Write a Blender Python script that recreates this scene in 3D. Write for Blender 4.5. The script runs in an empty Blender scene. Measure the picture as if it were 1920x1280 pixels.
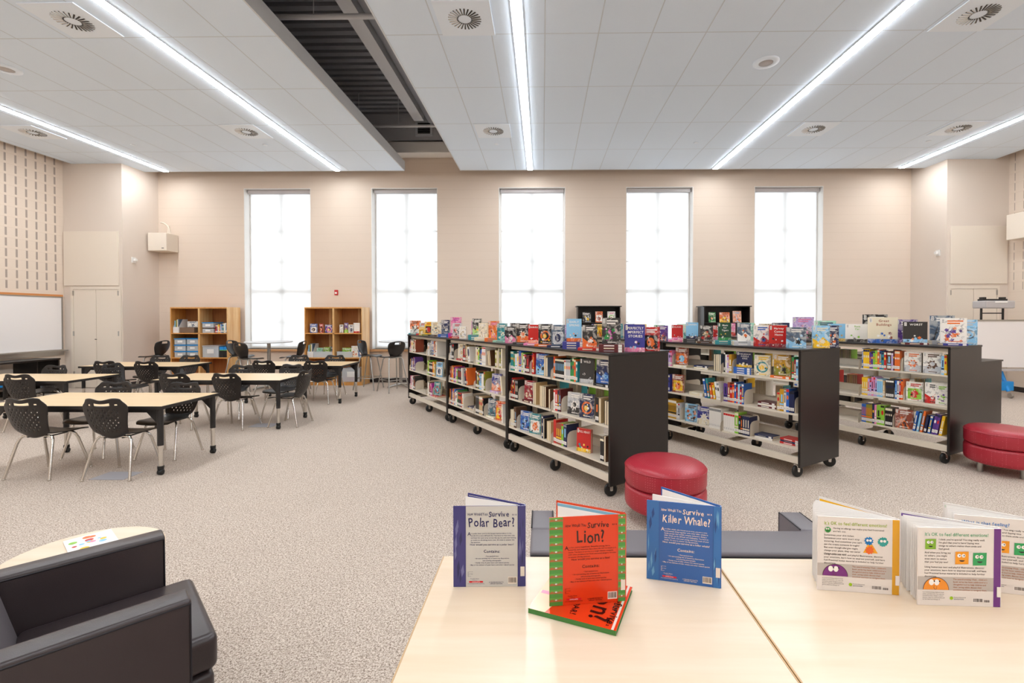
import bpy, math, random
from mathutils import Matrix, Vector
R = math.radians
PI = math.pi
C = bpy.context.scene.collection
random.seed(7)

# ------------------------------------------------------------------ camera, world, exposure
cam_d = bpy.data.cameras.new('camera')
cam = bpy.data.objects.new('camera', cam_d); C.objects.link(cam)
cam_d.sensor_width = 36; cam_d.lens = 36 * 880 / 1920
cam_d.shift_x = (960 - 1003.18) / 1920
cam_d.shift_y = (605.06 - 640) / 1920
cam.location = (0, 0, 1.5)
cam.rotation_euler = (R(90 - .72), 0, R(.9))
cam_d.clip_start = .05; cam_d.clip_end = 200
sc = bpy.context.scene
sc.camera = cam
sc.view_settings.view_transform = 'Standard'
sc.view_settings.look = 'None'
sc.view_settings.gamma = 1
sc.view_settings.use_curve_mapping = False
sc.view_settings.exposure = .95
sc.cycles.use_denoising = True
sc.cycles.max_bounces = 8
sc.cycles.diffuse_bounces = 5
sc.cycles.sample_clamp_indirect = 6
w = bpy.data.worlds.new('world'); sc.world = w; w.use_nodes = True
w.node_tree.nodes['Background'].inputs[0].default_value = (.90, .96, 1, 1)
w.node_tree.nodes['Background'].inputs[1].default_value = .96
STRIP = 25.0          # brightness of the ceiling light strips

# ------------------------------------------------------------------ materials
def lin(c):
    if isinstance(c, str):
        c = PAL.get(c, c).lstrip('#')
        c = [int(c[i:i+2], 16) / 255 for i in (0, 2, 4)]
    return tuple((x / 12.92 if x <= .04045 else ((x + .055) / 1.055) ** 2.4) for x in c[:3]) + (1,)
PAL = dict(white='f1ece4', cream='e8dcc0', tan='c9ab7c', black='1d1a1b', dark='33302f', grey='8b8a8a', silver='c4c4c6',
           red='c9231f', crimson='9c1c2c', maroon='5f1f22', rust='9b4a32', orange='e8702a', peach='f0a888', yellow='f2c11f',
           mustard='c2901c', olive='8d8a2c', lime='8cc63c', green='2f8b45', forest='1f4a34', mint='a8d8c0', teal='2d8b92',
           sky='8cc4e6', blue='2b62b5', navy='20284f', indigo='3d3f8f', purple='5d3b8c', lilac='c4a6d6', magenta='b8329a',
           pink='e583ac', brown='5e3d28', page='e6d6b8', slate='56677a')
def mat(name, col=None, rough=.5, metal=0, spec=.5, tint=False, **k):
    m = bpy.data.materials.new(name); m.use_nodes = True
    n = m.node_tree.nodes; b = n['Principled BSDF']
    if col: b.inputs['Base Color'].default_value = lin(col)
    b.inputs['Roughness'].default_value = rough; b.inputs['Metallic'].default_value = metal
    b.inputs['Specular IOR Level'].default_value = spec
    for kk, v in k.items(): b.inputs[kk.replace('_', ' ')].default_value = v
    if tint:
        a = n.new('ShaderNodeAttribute'); a.attribute_name = 'tint'
        m.node_tree.links.new(a.outputs['Color'], b.inputs['Base Color'])
    return m
class NT:
    """small helper to wire nodes"""
    def __init__(s, m): s.m = m; s.t = m.node_tree; s.b = s.t.nodes['Principled BSDF']
    def n(s, typ, **k):
        x = s.t.nodes.new('ShaderNode' + typ)
        for a, v in k.items():
            if a.startswith('i_'):
                key = a[2:]; key = int(key) if key.isdigit() else key.replace('_', ' ')
                if isinstance(v, bpy.types.NodeSocket): s.t.links.new(v, x.inputs[key])
                else: x.inputs[key].default_value = v
            else: setattr(x, a, v)
        return x
    def l(s, a, b): s.t.links.new(a, b)
    def math(s, op, a, b=0., c=0.): return s.n('Math', operation=op, i_0=a, i_1=b, i_2=c).outputs[0]
    def mix(s, f, a, b):
        x = s.t.nodes.new('ShaderNodeMix'); x.data_type = 'RGBA'
        for i, v in ((0, f), (6, a), (7, b)):
            if isinstance(v, bpy.types.NodeSocket): s.l(v, x.inputs[i])
            else: x.inputs[i].default_value = v
        return x.outputs[2]
    def ramp(s, fac, stops):
        r = s.t.nodes.new('ShaderNodeValToRGB'); e = r.color_ramp.elements
        while len(e) < len(stops): e.new(.5)
        for q, (p, c) in zip(e, stops): q.position = p; q.color = lin(c) if isinstance(c, str) else (c, c, c, 1)
        s.l(fac, r.inputs[0]); return r.outputs[0]
    def bump(s, h, strength, dist):
        b = s.n('Bump', i_Strength=strength, i_Distance=dist, i_Height=h); s.l(b.outputs[0], s.b.inputs['Normal'])
M = {}
M['paint'] = mat('printed_card', rough=.42, tint=True)
M['gloss'] = mat('glossy_cover', rough=.22, tint=True)
M['paper'] = mat('paper', 'ece6da', .8, tint=False)
M['pages'] = mat('book_pages', 'e9dcc2', .85)
M['leaf'] = mat('white_leaf', 'f4efea', .75)
M['laminate'] = mat('black_laminate', '1a1412', .36)
M['cream_metal'] = mat('cream_metal', 'ddd2c1', .42)
M['chrome'] = mat('chrome', 'd8d4ce', .16, 1)
M['steel'] = mat('brushed_steel', 'b4b1ac', .35, 1)
M['rubber'] = mat('black_rubber', '141414', .4)
M['wheel'] = mat('black_wheel', '191919', .28)
M['shell'] = mat('black_plastic', '1d1715', .34)
M['black'] = mat('black_metal', '1d1a1a', .42)
M['white'] = mat('white_metal', 'e9e6e2', .4)
M['board'] = mat('whiteboard', 'f0ebe9', .25)
M['door'] = mat('cream_paint', 'e6dacb', .5)
M['tile'] = mat('ceiling_tile', 'd6d6d7', .9)
M['fascia'] = mat('white_fascia', 'd5dae0', .5)
M['dark'] = mat('dark_grey_paint', '8f9096', .55)
M['mid'] = mat('grey_paint', 'c4c5c9', .5)
M['orange'] = mat('cork_strip', 'd08a50', .7)
M['redbox'] = mat('red_enamel', 'c01c22', .35)
M['blueplast'] = mat('blue_plastic', '1b8fdc', .35)
M['piping'] = mat('black_piping', '17131a', .5)
M['greyplast'] = mat('grey_plastic', 'b9b4b4', .45)
M['clear'] = mat('clear_plastic', 'e4e8ec', .25, Alpha=.45)
M['legmetal'] = mat('grey_leg', '9a948e', .35, .8)
M['base'] = mat('dark_baseboard', '2c2524', .6)
M['lime'] = mat('lime_plastic', '7cc24a', .5)
M['plate'] = mat('diffuser_white', 'eaf4ff', .45)
M['outlet'] = mat('floor_cover', 'a9a7ad', .5)
M['deskedge'] = mat('pale_edge', 'caa67a', .5)

def wood(name, c1, c2, scale, rough=.38, ax=0, knots=False):
    m = mat(name, c1, rough); t = NT(m)
    tc = t.n('TexCoord'); mp = t.n('Mapping', i_Vector=tc.outputs['Object'])
    s = [14, 14, 14]; s[ax] = 1.1
    mp.inputs['Scale'].default_value = s
    no = t.n('TexNoise', i_Vector=mp.outputs[0], i_Scale=scale, i_Detail=5., i_Roughness=.6)
    no2 = t.n('TexNoise', i_Vector=tc.outputs['Object'], i_Scale=1.3, i_Detail=2.)
    f = t.math('ADD', t.math('MULTIPLY', no.outputs[0], .75), t.math('MULTIPLY', no2.outputs[0], .25))
    t.l(t.ramp(f, [(.32, c2), (.62, c1)]), t.b.inputs['Base Color'])
    return m
M['maple'] = wood('maple_laminate', 'e8d3bb', 'dfc6a8', 1.2, .3, 0)
M['maple2'] = wood('yellow_maple', 'e9cda4', 'e2c296', 1.0, .32, 0)
M['pine'] = wood('pine_board', 'e0a45a', 'c68340', 1.5, .4, 2)
M['pinelight'] = wood('pale_pine', 'e2b980', 'c98e4a', 1.1, .4, 2)
M['cork'] = wood('brown_backboard', 'b0733f', '9c6234', 3, .7, 2)
M['sillwood'] = wood('sill_wood', 'd0a276', 'b98a5e', 2, .4, 0)

def carpet():
    m = mat('carpet', 'b8a48f', .95, spec=.1); t = NT(m)
    tc = t.n('TexCoord')
    a = t.n('TexNoise', i_Vector=tc.outputs['Object'], i_Scale=105., i_Detail=4., i_Roughness=.75)
    c = t.n('TexVoronoi', i_Vector=tc.outputs['Object'], i_Scale=210.)
    b = t.n('TexNoise', i_Vector=tc.outputs['Object'], i_Scale=2.2, i_Detail=3.)
    f = t.math('ADD', t.math('MULTIPLY', a.outputs[0], .8), t.math('MULTIPLY', c.outputs['Distance'], .28))
    col = t.ramp(f, [(.40, '6b584c'), (.48, 'a08e80'), (.55, 'c8b8a9'), (.64, 'e2d5c9')])
    col2 = t.mix(t.math('MULTIPLY', b.outputs[0], .28), col, lin('b2a396'))
    t.l(col2, t.b.inputs['Base Color']); t.bump(a.outputs[0], .5, .008)
    return m
M['carpet'] = carpet()
def wallpaint(name, col, axis, slots=None, blocks=True):
    """painted concrete block: faint course joints every 0.2 m; slots = sound-block slits along the given axis above z"""
    m = mat(name, col, .6, spec=.3); t = NT(m)
    tc = t.n('TexCoord'); sp = t.n('SeparateXYZ', i_Vector=tc.outputs['Object'])
    h = sp.outputs[axis]; z = sp.outputs[2]
    fz = t.math('FRACT', t.math('DIVIDE', z, .2))
    joint = t.math('LESS_THAN', fz, .035)
    no = t.n('TexNoise', i_Vector=tc.outputs['Object'], i_Scale=60., i_Detail=2.)
    base = t.mix(t.math('MULTIPLY', joint, .18 if blocks else 0.), lin(col), lin('b49a82'))
    if slots:
        fy = t.math('FRACT', t.math('DIVIDE', t.math('ADD', h, slots[2]), slots[0]))
        s = t.math('MULTIPLY', t.math('LESS_THAN', fy, slots[1]), t.math('GREATER_THAN', fz, .24))
        s = t.math('MULTIPLY', s, t.math('GREATER_THAN', z, 2.0))
        s = t.math('MULTIPLY', s, t.math('LESS_THAN', h, 9.67))
        base = t.mix(s, base, lin('a89a90'))
        hh = t.math('SUBTRACT', 1., s)
        t.bump(hh, .5, .02)
    else:
        t.bump(t.math('ADD', t.math('MULTIPLY', joint, -.6 if blocks else 0.), t.math('MULTIPLY', no.outputs[0], .15)), .25, .006)
    t.l(base, t.b.inputs['Base Color'])
    return m
WALLC = 'decdbd'
M['wall'] = wallpaint('painted_block', WALLC, 0)
M['wallslot'] = wallpaint('sound_block', 'e2d2c2', 1, (.18, .20, .124))
M['wallslot_r'] = wallpaint('sound_block_east', 'e2d2c2', 1, (.18, .08, .066))
M['wallplain'] = wallpaint('smooth_wall', 'dccfc3', 0, None, False)
def ceiling(name, x0, step, y0):
    m = mat(name, 'eef0f4', .9, spec=.2); t = NT(m)
    tc = t.n('TexCoord'); sp = t.n('SeparateXYZ', i_Vector=tc.outputs['Object'])
    fx = t.math('FRACT', t.math('DIVIDE', t.math('SUBTRACT', sp.outputs[0], x0 - .008), .61))
    fy = t.math('FRACT', t.math('DIVIDE', t.math('SUBTRACT', y0 + .008, sp.outputs[1]), 1.2375))
    g = t.math('MAXIMUM', t.math('LESS_THAN', fx, .022), t.math('LESS_THAN', fy, .0115))
    no = t.n('TexNoise', i_Vector=tc.outputs['Object'], i_Scale=160., i_Detail=3.)
    a = t.mix(no.outputs[0], lin('dfecfc'), lin('e6f3ff'))
    t.l(t.mix(g, a, lin('ced7e0')), t.b.inputs['Base Color'])
    e = t.math('MAXIMUM', t.math('LESS_THAN', fx, .042), t.math('LESS_THAN', fy, .021))
    t.bump(t.math('SUBTRACT', 1., e), .9, .012)
    return m
YE = 10.34
M['ceil_r'] = ceiling('ceiling_grid', -1.80, .61, YE)
M['ceil_l'] = ceiling('ceiling_grid_west', -3.05, .61, YE)
def dotted(name, c, c2, scale, rough):
    m = mat(name, c, rough); t = NT(m); tc = t.n('TexCoord')
    v = t.n('TexVoronoi', i_Vector=tc.outputs['Object'], i_Scale=scale); v.inputs['Randomness'].default_value = .15
    s = t.math('LESS_THAN', v.outputs['Distance'], .16)
    t.l(t.mix(t.math('MULTIPLY', s, .55), lin(c), lin(c2)), t.b.inputs['Base Color'])
    no = t.n('TexNoise', i_Vector=tc.outputs['Object'], i_Scale=300.)
    t.bump(no.outputs[0], .15, .002)
    return m
M['redvinyl'] = dotted('red_dotted_vinyl', 'a62433', 'e07a84', 58., .36)
def artprint():
    m = mat('printed_artwork', rough=.28); t = NT(m); tc = t.n('TexCoord')
    a = t.n('Attribute', attribute_name='tint')
    n1 = t.n('TexNoise', i_Vector=tc.outputs['Object'], i_Scale=13., i_Detail=3., i_Roughness=.55, i_Distortion=.8)
    n2 = t.n('TexNoise', i_Vector=tc.outputs['Object'], i_Scale=24., i_Detail=2., i_Distortion=1.2)
    dk = t.mix(.42, a.outputs['Color'], (.03, .03, .05, 1)); lt = t.mix(.38, a.outputs['Color'], (.9, .84, .74, 1))
    c = t.mix(t.ramp(n1.outputs[0], [(.47, 0.), (.56, 1.)]), a.outputs['Color'], lt)
    c = t.mix(t.ramp(n2.outputs[0], [(.55, 0.), (.64, 1.)]), c, dk)
    t.l(c, t.b.inputs['Base Color']); return m
M['artprint'] = artprint()
def leather(name, c, rough):
    m = mat(name, c, rough); t = NT(m); tc = t.n('TexCoord')
    v = t.n('TexVoronoi', i_Vector=tc.outputs['Object'], i_Scale=420.)
    t.bump(v.outputs['Distance'], .12, .002); return m
M['leather'] = leather('dark_vinyl', '362d2e', .30)
M['leathergrey'] = leather('slate_vinyl', '6a6468', .42)
def emis(name, col, s):
    m = mat(name, 'ffffff'); b = m.node_tree.nodes['Principled BSDF']
    b.inputs['Emission Color'].default_value = col; b.inputs['Emission Strength'].default_value = s; return m
M['strip'] = emis('lit_diffuser', (.93, .97, 1, 1), STRIP)
def shade():
    m = bpy.data.materials.new('roller_fabric'); m.use_nodes = True; t = m.node_tree; t.nodes.clear()
    o = t.nodes.new('ShaderNodeOutputMaterial'); mx = t.nodes.new('ShaderNodeMixShader'); m2 = t.nodes.new('ShaderNodeMixShader')
    tr = t.nodes.new('ShaderNodeBsdfTranslucent'); tp = t.nodes.new('ShaderNodeBsdfTransparent'); df = t.nodes.new('ShaderNodeBsdfDiffuse')
    tr.inputs[0].default_value = (.97, .97, .97, 1); df.inputs[0].default_value = (.9, .9, .9, 1)
    mx.inputs[0].default_value = .2; m2.inputs[0].default_value = .30
    t.links.new(tr.outputs[0], mx.inputs[1]); t.links.new(df.outputs[0], mx.inputs[2])
    t.links.new(mx.outputs[0], m2.inputs[1]); t.links.new(tp.outputs[0], m2.inputs[2]); t.links.new(m2.outputs[0], o.inputs[0])
    return m
M['shade'] = shade()
def glassm():
    m = bpy.data.materials.new('window_glass'); m.use_nodes = True; t = m.node_tree; t.nodes.clear()
    o = t.nodes.new('ShaderNodeOutputMaterial'); mx = t.nodes.new('ShaderNodeMixShader')
    gl = t.nodes.new('ShaderNodeBsdfGlossy'); tp = t.nodes.new('ShaderNodeBsdfTransparent'); gl.inputs['Roughness'].default_value = .02
    mx.inputs[0].default_value = .06
    t.links.new(tp.outputs[0], mx.inputs[1]); t.links.new(gl.outputs[0], mx.inputs[2]); t.links.new(mx.outputs[0], o.inputs[0]); return m
M['glass'] = glassm()

# ------------------------------------------------------------------ mesh builder
GLY = {}
def glyph(ch):
    if ch in GLY: return GLY[ch]
    def mk(s):
        c = bpy.data.curves.new('t', 'FONT'); c.body = s; c.size = 1; c.resolution_u = 2; c.offset = .014
        o = bpy.data.objects.new('t', c); me = o.to_mesh()
        vs = [(v.co.x, v.co.y) for v in me.vertices]; fs = [tuple(p.vertices) for p in me.polygons]
        o.to_mesh_clear(); bpy.data.objects.remove(o); bpy.data.curves.remove(c); return vs, fs
    if ch == ' ': GLY[ch] = ([], [], .28); return GLY[ch]
    v, f = mk(ch)
    xs = [q[0] for q in v] or [0, .3]
    GLY[ch] = (v, f, max(xs) + .055); return GLY[ch]
class MB:
    def __init__(s, mats, tint='white'):
        s.v = []; s.f = []; s.m = []; s.t = []; s.M = Matrix(); s.mats = mats if isinstance(mats, (list, tuple)) else [mats]
        s.tint = tint; s.mi = 0; s.sm = []; s.smooth = False
    def add(s, vs, fs, tint=None, mi=None):
        b = len(s.v); s.v += [tuple(s.M @ Vector(p)) for p in vs]
        for f in fs:
            s.f.append([b + i for i in f]); s.t.append(tint or s.tint); s.m.append(s.mi if mi is None else mi); s.sm.append(s.smooth)
        return s
    def box(s, x0, x1, y0, y1, z0, z1, tint=None, mi=None):
        return s.add([(x, y, z) for z in (z0, z1) for y in (y0, y1) for x in (x0, x1)],
                     [(0, 2, 3, 1), (4, 5, 7, 6), (0, 1, 5, 4), (2, 6, 7, 3), (0, 4, 6, 2), (1, 3, 7, 5)], tint, mi)
    def rect(s, x0, y0, x1, y1, L=1, tint=None, mi=None):
        z = L * .00022
        return s.add([(x0, y0, z), (x1, y0, z), (x1, y1, z), (x0, y1, z)], [(0, 1, 2, 3)], tint, mi)
    def poly(s, pts, L=1, tint=None, mi=None):
        z = L * .00022; return s.add([(x, y, z) for x, y in pts], [tuple(range(len(pts)))], tint, mi)
    def disc(s, x, y, r, L=1, tint=None, ry=None, n=20, a0=0, a1=2 * PI, mi=None):
        ry = r if ry is None else ry
        full = abs(a1 - a0 - 2 * PI) < 1e-6
        return s.poly([(x + r * math.cos(a0 + (a1 - a0) * k / (n if full else n - 1)), y + ry * math.sin(a0 + (a1 - a0) * k / (n if full else n - 1))) for k in range(n)], L, tint, mi)
    def splat(s, x, y, r, L=1, tint=None, n=9, k=.45, rnd=random):
        return s.poly([(x + r * math.cos(a) * q, y + r * math.sin(a) * q) for i in range(n * 2) for a, q in [(PI * i / n, 1 if i % 2 else k + .25 * rnd.random())]], L, tint)
    def text(s, st, x, y, size, tint, L=2, align='l', jit=0, sq=1., maxw=None, mi=None):
        gs = [glyph(c) for c in st]; wd = sum(g[2] for g in gs) * size * sq
        if maxw and wd > maxw: sq *= maxw / wd; wd = maxw
        cx = x - (wd if align == 'r' else wd / 2 if align == 'c' else 0); rnd = random.Random(len(st) * 7 + int(size * 1e5))
        z = L * .00022
        for g in gs:
            a = rnd.uniform(-jit, jit); dy = rnd.uniform(-jit, jit) * size * .25; ss = size * (1 + rnd.uniform(-jit, jit) * .5)
            ca, sa = math.cos(a), math.sin(a)
            s.add([(cx + (px * ca - py * sa) * ss * sq, y + dy + (px * sa + py * ca) * ss, z) for px, py in g[0]], g[1], tint, mi)
            cx += g[2] * size * sq
        return s
    def tube(s, pts, r, n=8, tint=None, mi=None, cap=True):
        pts = [Vector(p) for p in pts]; rings = []; rr = r if isinstance(r, (list, tuple)) else [r] * len(pts); vs = []
        up = None
        for i, p in enumerate(pts):
            d = (pts[min(i + 1, len(pts) - 1)] - pts[max(i - 1, 0)]).normalized()
            if up is None: up = Vector((0, 0, 1)) if abs(d.z) < .9 else Vector((0, 1, 0))
            sx = d.cross(up).normalized(); up = sx.cross(d).normalized()
            vs += [p + (sx * math.cos(2 * PI * k / n) + up * math.sin(2 * PI * k / n)) * rr[i] for k in range(n)]
        fs = [(i * n + k, i * n + (k + 1) % n, (i + 1) * n + (k + 1) % n, (i + 1) * n + k) for i in range(len(pts) - 1) for k in range(n)]
        o = s.smooth; s.smooth = True; s.add(vs, fs, tint, mi); s.smooth = o
        if cap:
            b = len(pts) * n; s.add(vs[:n], [tuple(range(n))[::-1]], tint, mi); s.add(vs[-n:], [tuple(range(n))], tint, mi)
        return s
    def lathe(s, prof, n=24, cx=0, cy=0, tint=None, mi=None, axis='z'):
        vs = []
        for r, z in prof:
            for k in range(n):
                a = 2 * PI * k / n; c, d = r * math.cos(a), r * math.sin(a)
                vs.append((cx + c, cy + d, z) if axis == 'z' else (z, cx + c, cy + d) if axis == 'x' else (cx + c, z, cy + d))
        fs = [(i * n + k, i * n + (k + 1) % n, (i + 1) * n + (k + 1) % n, (i + 1) * n + k) for i in range(len(prof) - 1) for k in range(n)]
        o = s.smooth; s.smooth = True; s.add(vs, fs, tint, mi); s.smooth = o
        s.add(vs[:n], [tuple(range(n))[::-1]], tint, mi); s.add(vs[-n:], [tuple(range(n))], tint, mi); return s
    def build(s, name, parent=None, bevel=0, seg=2, solid=0, sub=0, autos=False):
        me = bpy.data.meshes.new(name); me.from_pydata(s.v, [], s.f)
        for m in s.mats: me.materials.append(M[m] if isinstance(m, str) else m)
        me.polygons.foreach_set('material_index', s.m); me.polygons.foreach_set('use_smooth', s.sm)
        if any(x in ('paint', 'gloss', 'artprint') for x in s.mats):
            a = me.attributes.new('tint', 'FLOAT_COLOR', 'FACE'); cache = {}
            flat = []
            for t in s.t:
                if t not in cache: cache[t] = lin(t)
                flat += cache[t]
            a.data.foreach_set('color', flat)
        me.update()
        o = bpy.data.objects.new(name, me); C.objects.link(o)
        if parent: o.parent = parent
        if bevel:
            b = o.modifiers.new('b', 'BEVEL'); b.width = bevel; b.segments = seg; b.limit_method = 'ANGLE'; b.angle_limit = R(40)
        if solid:
            b = o.modifiers.new('s', 'SOLIDIFY'); b.thickness = solid; b.offset = 0
        if sub:
            b = o.modifiers.new('u', 'SUBSURF'); b.levels = sub; b.render_levels = sub
        return o
def tag(o, label, cat, group=None, kind=None):
    o['label'] = label; o['category'] = cat
    if group: o['group'] = group
    if kind: o['kind'] = kind
    return o
def thing(name, label, cat, loc=(0, 0, 0), rot=0, group=None):
    o = bpy.data.objects.new(name, None); C.objects.link(o); o.empty_display_size = .1
    o.location = loc; o.rotation_euler = (0, 0, rot); return tag(o, label, cat, group)
def struct(mb, name, **k):
    o = mb.build(name, **k)
    if not o.parent: o['kind'] = 'structure'
    return o
def copy_tree(o, parent=None):
    c = o.copy(); C.objects.link(c); c.parent = parent
    for ch in list(o.children): copy_tree(ch, c)
    return c

def bx(name, mats, b, parent=None, bevel=0, **k):
    return MB(mats).box(*b).build(name, parent, bevel=bevel, **k)

# ------------------------------------------------------------------ room shell
XL, XR, XA, XB, YF, YB, ZT, ZC = -10.12, 9.54, -8.86, 8.29, 9.78, 10.72, 6.0, 4.727
YK = -5.0
WIN = [(-6.865, -5.321), (-3.919, -2.40), (-.997, .521), (1.899, 3.417), (4.795, 6.335)]
WZ0, WZ1 = .76, 4.45
struct(MB('carpet').box(XL - .3, XR + .3, YK - .3, YB + .3, -.1, 0), 'floor')
b = MB('wall'); xs = [XA - .3] + [x for q in WIN for x in q] + [XB + .3]
for i in range(0, len(xs), 2): b.box(xs[i], xs[i + 1], YB, YB + .28, 0, ZT)
for a, c in WIN: b.box(a, c, YB, YB + .28, 0, WZ0); b.box(a, c, YB, YB + .28, WZ1, ZT)
struct(b, 'wall_back')
struct(MB('wallslot').box(XL - .2, XL, YK, YF + .001, 0, ZT), 'wall_left')
struct(MB('wallslot_r').box(XR, XR + .2, YK, YF + .001, 0, ZT), 'wall_right')
struct(MB('wallplain').box(XL - .2, XA, YF, YF + .2, 0, ZT), 'wall_left_closet')
struct(MB('wallplain').box(XA - .2, XA, YF + .2, YB, 0, ZT), 'wall_left_return')
struct(MB('wallplain').box(XB, XR + .2, YF, YF + .2, 0, ZT), 'wall_right_closet')
struct(MB('wallplain').box(XB, XB + .2, YF + .2, YB, 0, ZT), 'wall_right_return')
struct(MB('wallplain').box(XL - .2, XR + .2, YK - .2, YK, 0, ZT), 'wall_front')
b = MB('dark')      # corrugated roof deck, ribs run across the room
b.box(XL - .2, XR + .2, YK - .2, YB + .3, ZT + .06, ZT + .16)
y = YK
while y < YB: b.box(XL, XR, y, y + .11, ZT, ZT + .07); y += .2
struct(b, 'ceiling_roof_deck')
# hanging ceiling clouds, cut around the light strips (strips sit just below)
struct(MB(['ceil_l', 'fascia']).box(-9.92, -3.05, YK + .02, YE, ZC, ZC + .2), 'ceiling_left')
struct(MB(['ceil_r', 'fascia']).box(-1.80, 9.24, YK + .02, YE, ZC, ZC + .2), 'ceiling_right')
b = MB('fascia'); b.box(-3.05, -3.035, YK + .02, YE + .012, ZC - .004, ZC + .2); b.box(-9.935, -9.92, YK + .02, YE + .012, ZC - .004, ZC + .2); b.box(-9.935, -3.035, YE, YE + .015, ZC - .004, ZC + .2)
struct(b, 'trim_1')
b = MB('fascia'); b.box(-1.815, -1.80, YK + .02, YE + .012, ZC - .004, ZC + .2); b.box(9.24, 9.255, YK + .02, YE + .012, ZC - .004, ZC + .2); b.box(-1.815, 9.255, YE, YE + .015, ZC - .004, ZC + .2)
struct(b, 'trim_2')
# inside the slot between the clouds
struct(MB('mid').box(-2.62, -2.42, YK, 9.6, 5.5, 5.80), 'ceiling_beam')
struct(MB('dark').box(-2.41, -1.2, YK, 10.0, 5.62, 5.68), 'ceiling_slot_panel')
b = MB('mid'); b.tube([(-4.2, 5.95, 5.30), (-1.4, 5.95, 5.30)], .035); b.tube([(-4.2, 9.45, 5.34), (-1.4, 9.45, 5.34)], .03)

for x in (-3.7, -2.9): b.tube([(x, 5.95, 5.33), (x, 5.95, 5.998)], .006, 6); b.tube([(x, 9.45, 5.36), (x, 9.45, 5.998)], .006, 6)
o = b.build('sprinkler_pipe'); tag(o, 'grey pipes crossing the dark slot between the two hanging ceilings', 'pipe')
struct(MB('mid').box(-4.2, -1.0, 10.42, 10.5, 5.42, 6.0), 'ceiling_bulkhead')
t = thing('wall_vent', 'square vent with dark louvers high in the ceiling slot', 'vent', (-2.62, 10.40, 5.50))
b = MB('fascia'); b.box(-.19, .19, -.02, .02, 0, .05); b.box(-.19, .19, -.02, .02, .30, .35); b.box(-.19, -.14, -.02, .02, .05, .3); b.box(.14, .19, -.02, .02, .05, .3)
b.build('vent_frame', t); b = MB('black')
for k in range(6): b.box(-.14, .14, -.005, .015, .055 + k * .042, .08 + k * .042)
b.build('vent_louver', t)
tag(bx('duct_box', 'white', (-3.4, -1.75, 10.35, 10.70, 5.12, 5.36), bevel=.01), 'white metal duct box below the vent at the end of the ceiling slot', 'duct')

# windows
for i, (a, c) in enumerate(WIN):
    y = YB + .20
    b = MB('white'); b.box(a, c, y, y + .06, WZ0, WZ0 + .06); b.box(a, c, y, y + .06, WZ1 - .06, WZ1)
    b.box(a, a + .05, y, y + .06, WZ0 + .06, WZ1 - .06); b.box(c - .05, c, y, y + .06, WZ0 + .06, WZ1 - .06)
    m = (a + c) / 2; b.box(m - .035, m + .035, y, y + .05, WZ0 + .06, WZ1 - .06)
    for z, h in ((1.36, .03), (2.05, .09), (2.77, .03), (3.48, .03)): b.box(a + .05, c - .05, y, y + .05, z, z + h)
    f = b.build('window_%d' % (i + 1)); f['kind'] = 'structure'
    b = MB('white'); b.box(a, a + .012, YB + .001, y, WZ0, WZ1); b.box(c - .012, c, YB + .001, y, WZ0, WZ1); b.box(a + .012, c - .012, YB + .001, y, WZ1 - .012, WZ1); b.build('window_lit_reveal', f)  # added white lining; sky light on the reveals put into its colour
    bx('window_glass', 'glass', (a + .05, c - .05, y + .052, y + .056, WZ0 + .06, WZ1 - .06), f)
    # roller blind
    which = ['west end', 'second', 'centre', 'fourth', 'east end'][i]
    t = thing('roller_blind', 'white roller blind pulled down in %s window' % ('the leftmost' if i == 0 else 'the rightmost' if i == 4 else 'the ' + ['', 'second', 'middle', 'fourth'][i] + (' (from the left)' if i != 2 else '')), 'blind', (m, YB + .13, 0), 0, 'roller blinds')
    hw = (c - a) / 2 - .03
    bx('blind_cassette', 'greyplast', (-hw, hw, -.05, .05, WZ1 - .10, WZ1 - .016), t, bevel=.01)
    bx('blind_fabric', 'shade', (-hw + .04, hw - .04, .012, .0135, WZ0 + .05, WZ1 - .10), t)
    bx('bottom_bar', 'white', (-hw + .03, hw - .03, 0, .025, WZ0 + .02, WZ0 + .05), t)
    struct(MB('sillwood').box(a - .04, c + .04, YB - .06, YB + .2, WZ0 - .05, WZ0), 'trim_%d' % (i + 3), bevel=.004)
b = MB('base'); b.box(XA, XB, YB - .012, YB, 0, .10); struct(b, 'baseboard_back')
struct(MB('base').box(XA, XA + .012, YF, YB - .012, 0, .10), 'baseboard_left_return')
struct(MB('base').box(XL, XL + .012, YK, YF, 0, .10), 'baseboard_left')
struct(MB('base').box(XR - .012, XR, YK, YF, 0, .10), 'baseboard_right')

# light strips
for i, x in enumerate((-8.32, -4.51, -.27, 3.75, 7.74)):
    t = thing('strip_light', 'long white linear ceiling light, ' + ['leftmost near the slotted wall', 'left of the dark ceiling slot', 'straight ahead over the middle window', 'second from the right', 'rightmost'][i], 'ceiling light', (x, 0, ZC), 0, 'linear ceiling lights')
    b = MB('fascia'); b.box(-.062, -.05, YK + .1, YE - .03, -.012, -.001); b.box(.05, .062, YK + .1, YE - .03, -.012, -.001); b.box(-.05, .05, YE - .042, YE - .03, -.012, -.001)
    b.build('housing', t)
    bx('diffuser', 'strip', (-.05, .05, YK + .1, YE - .045, -.020, -.002), t)
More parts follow.
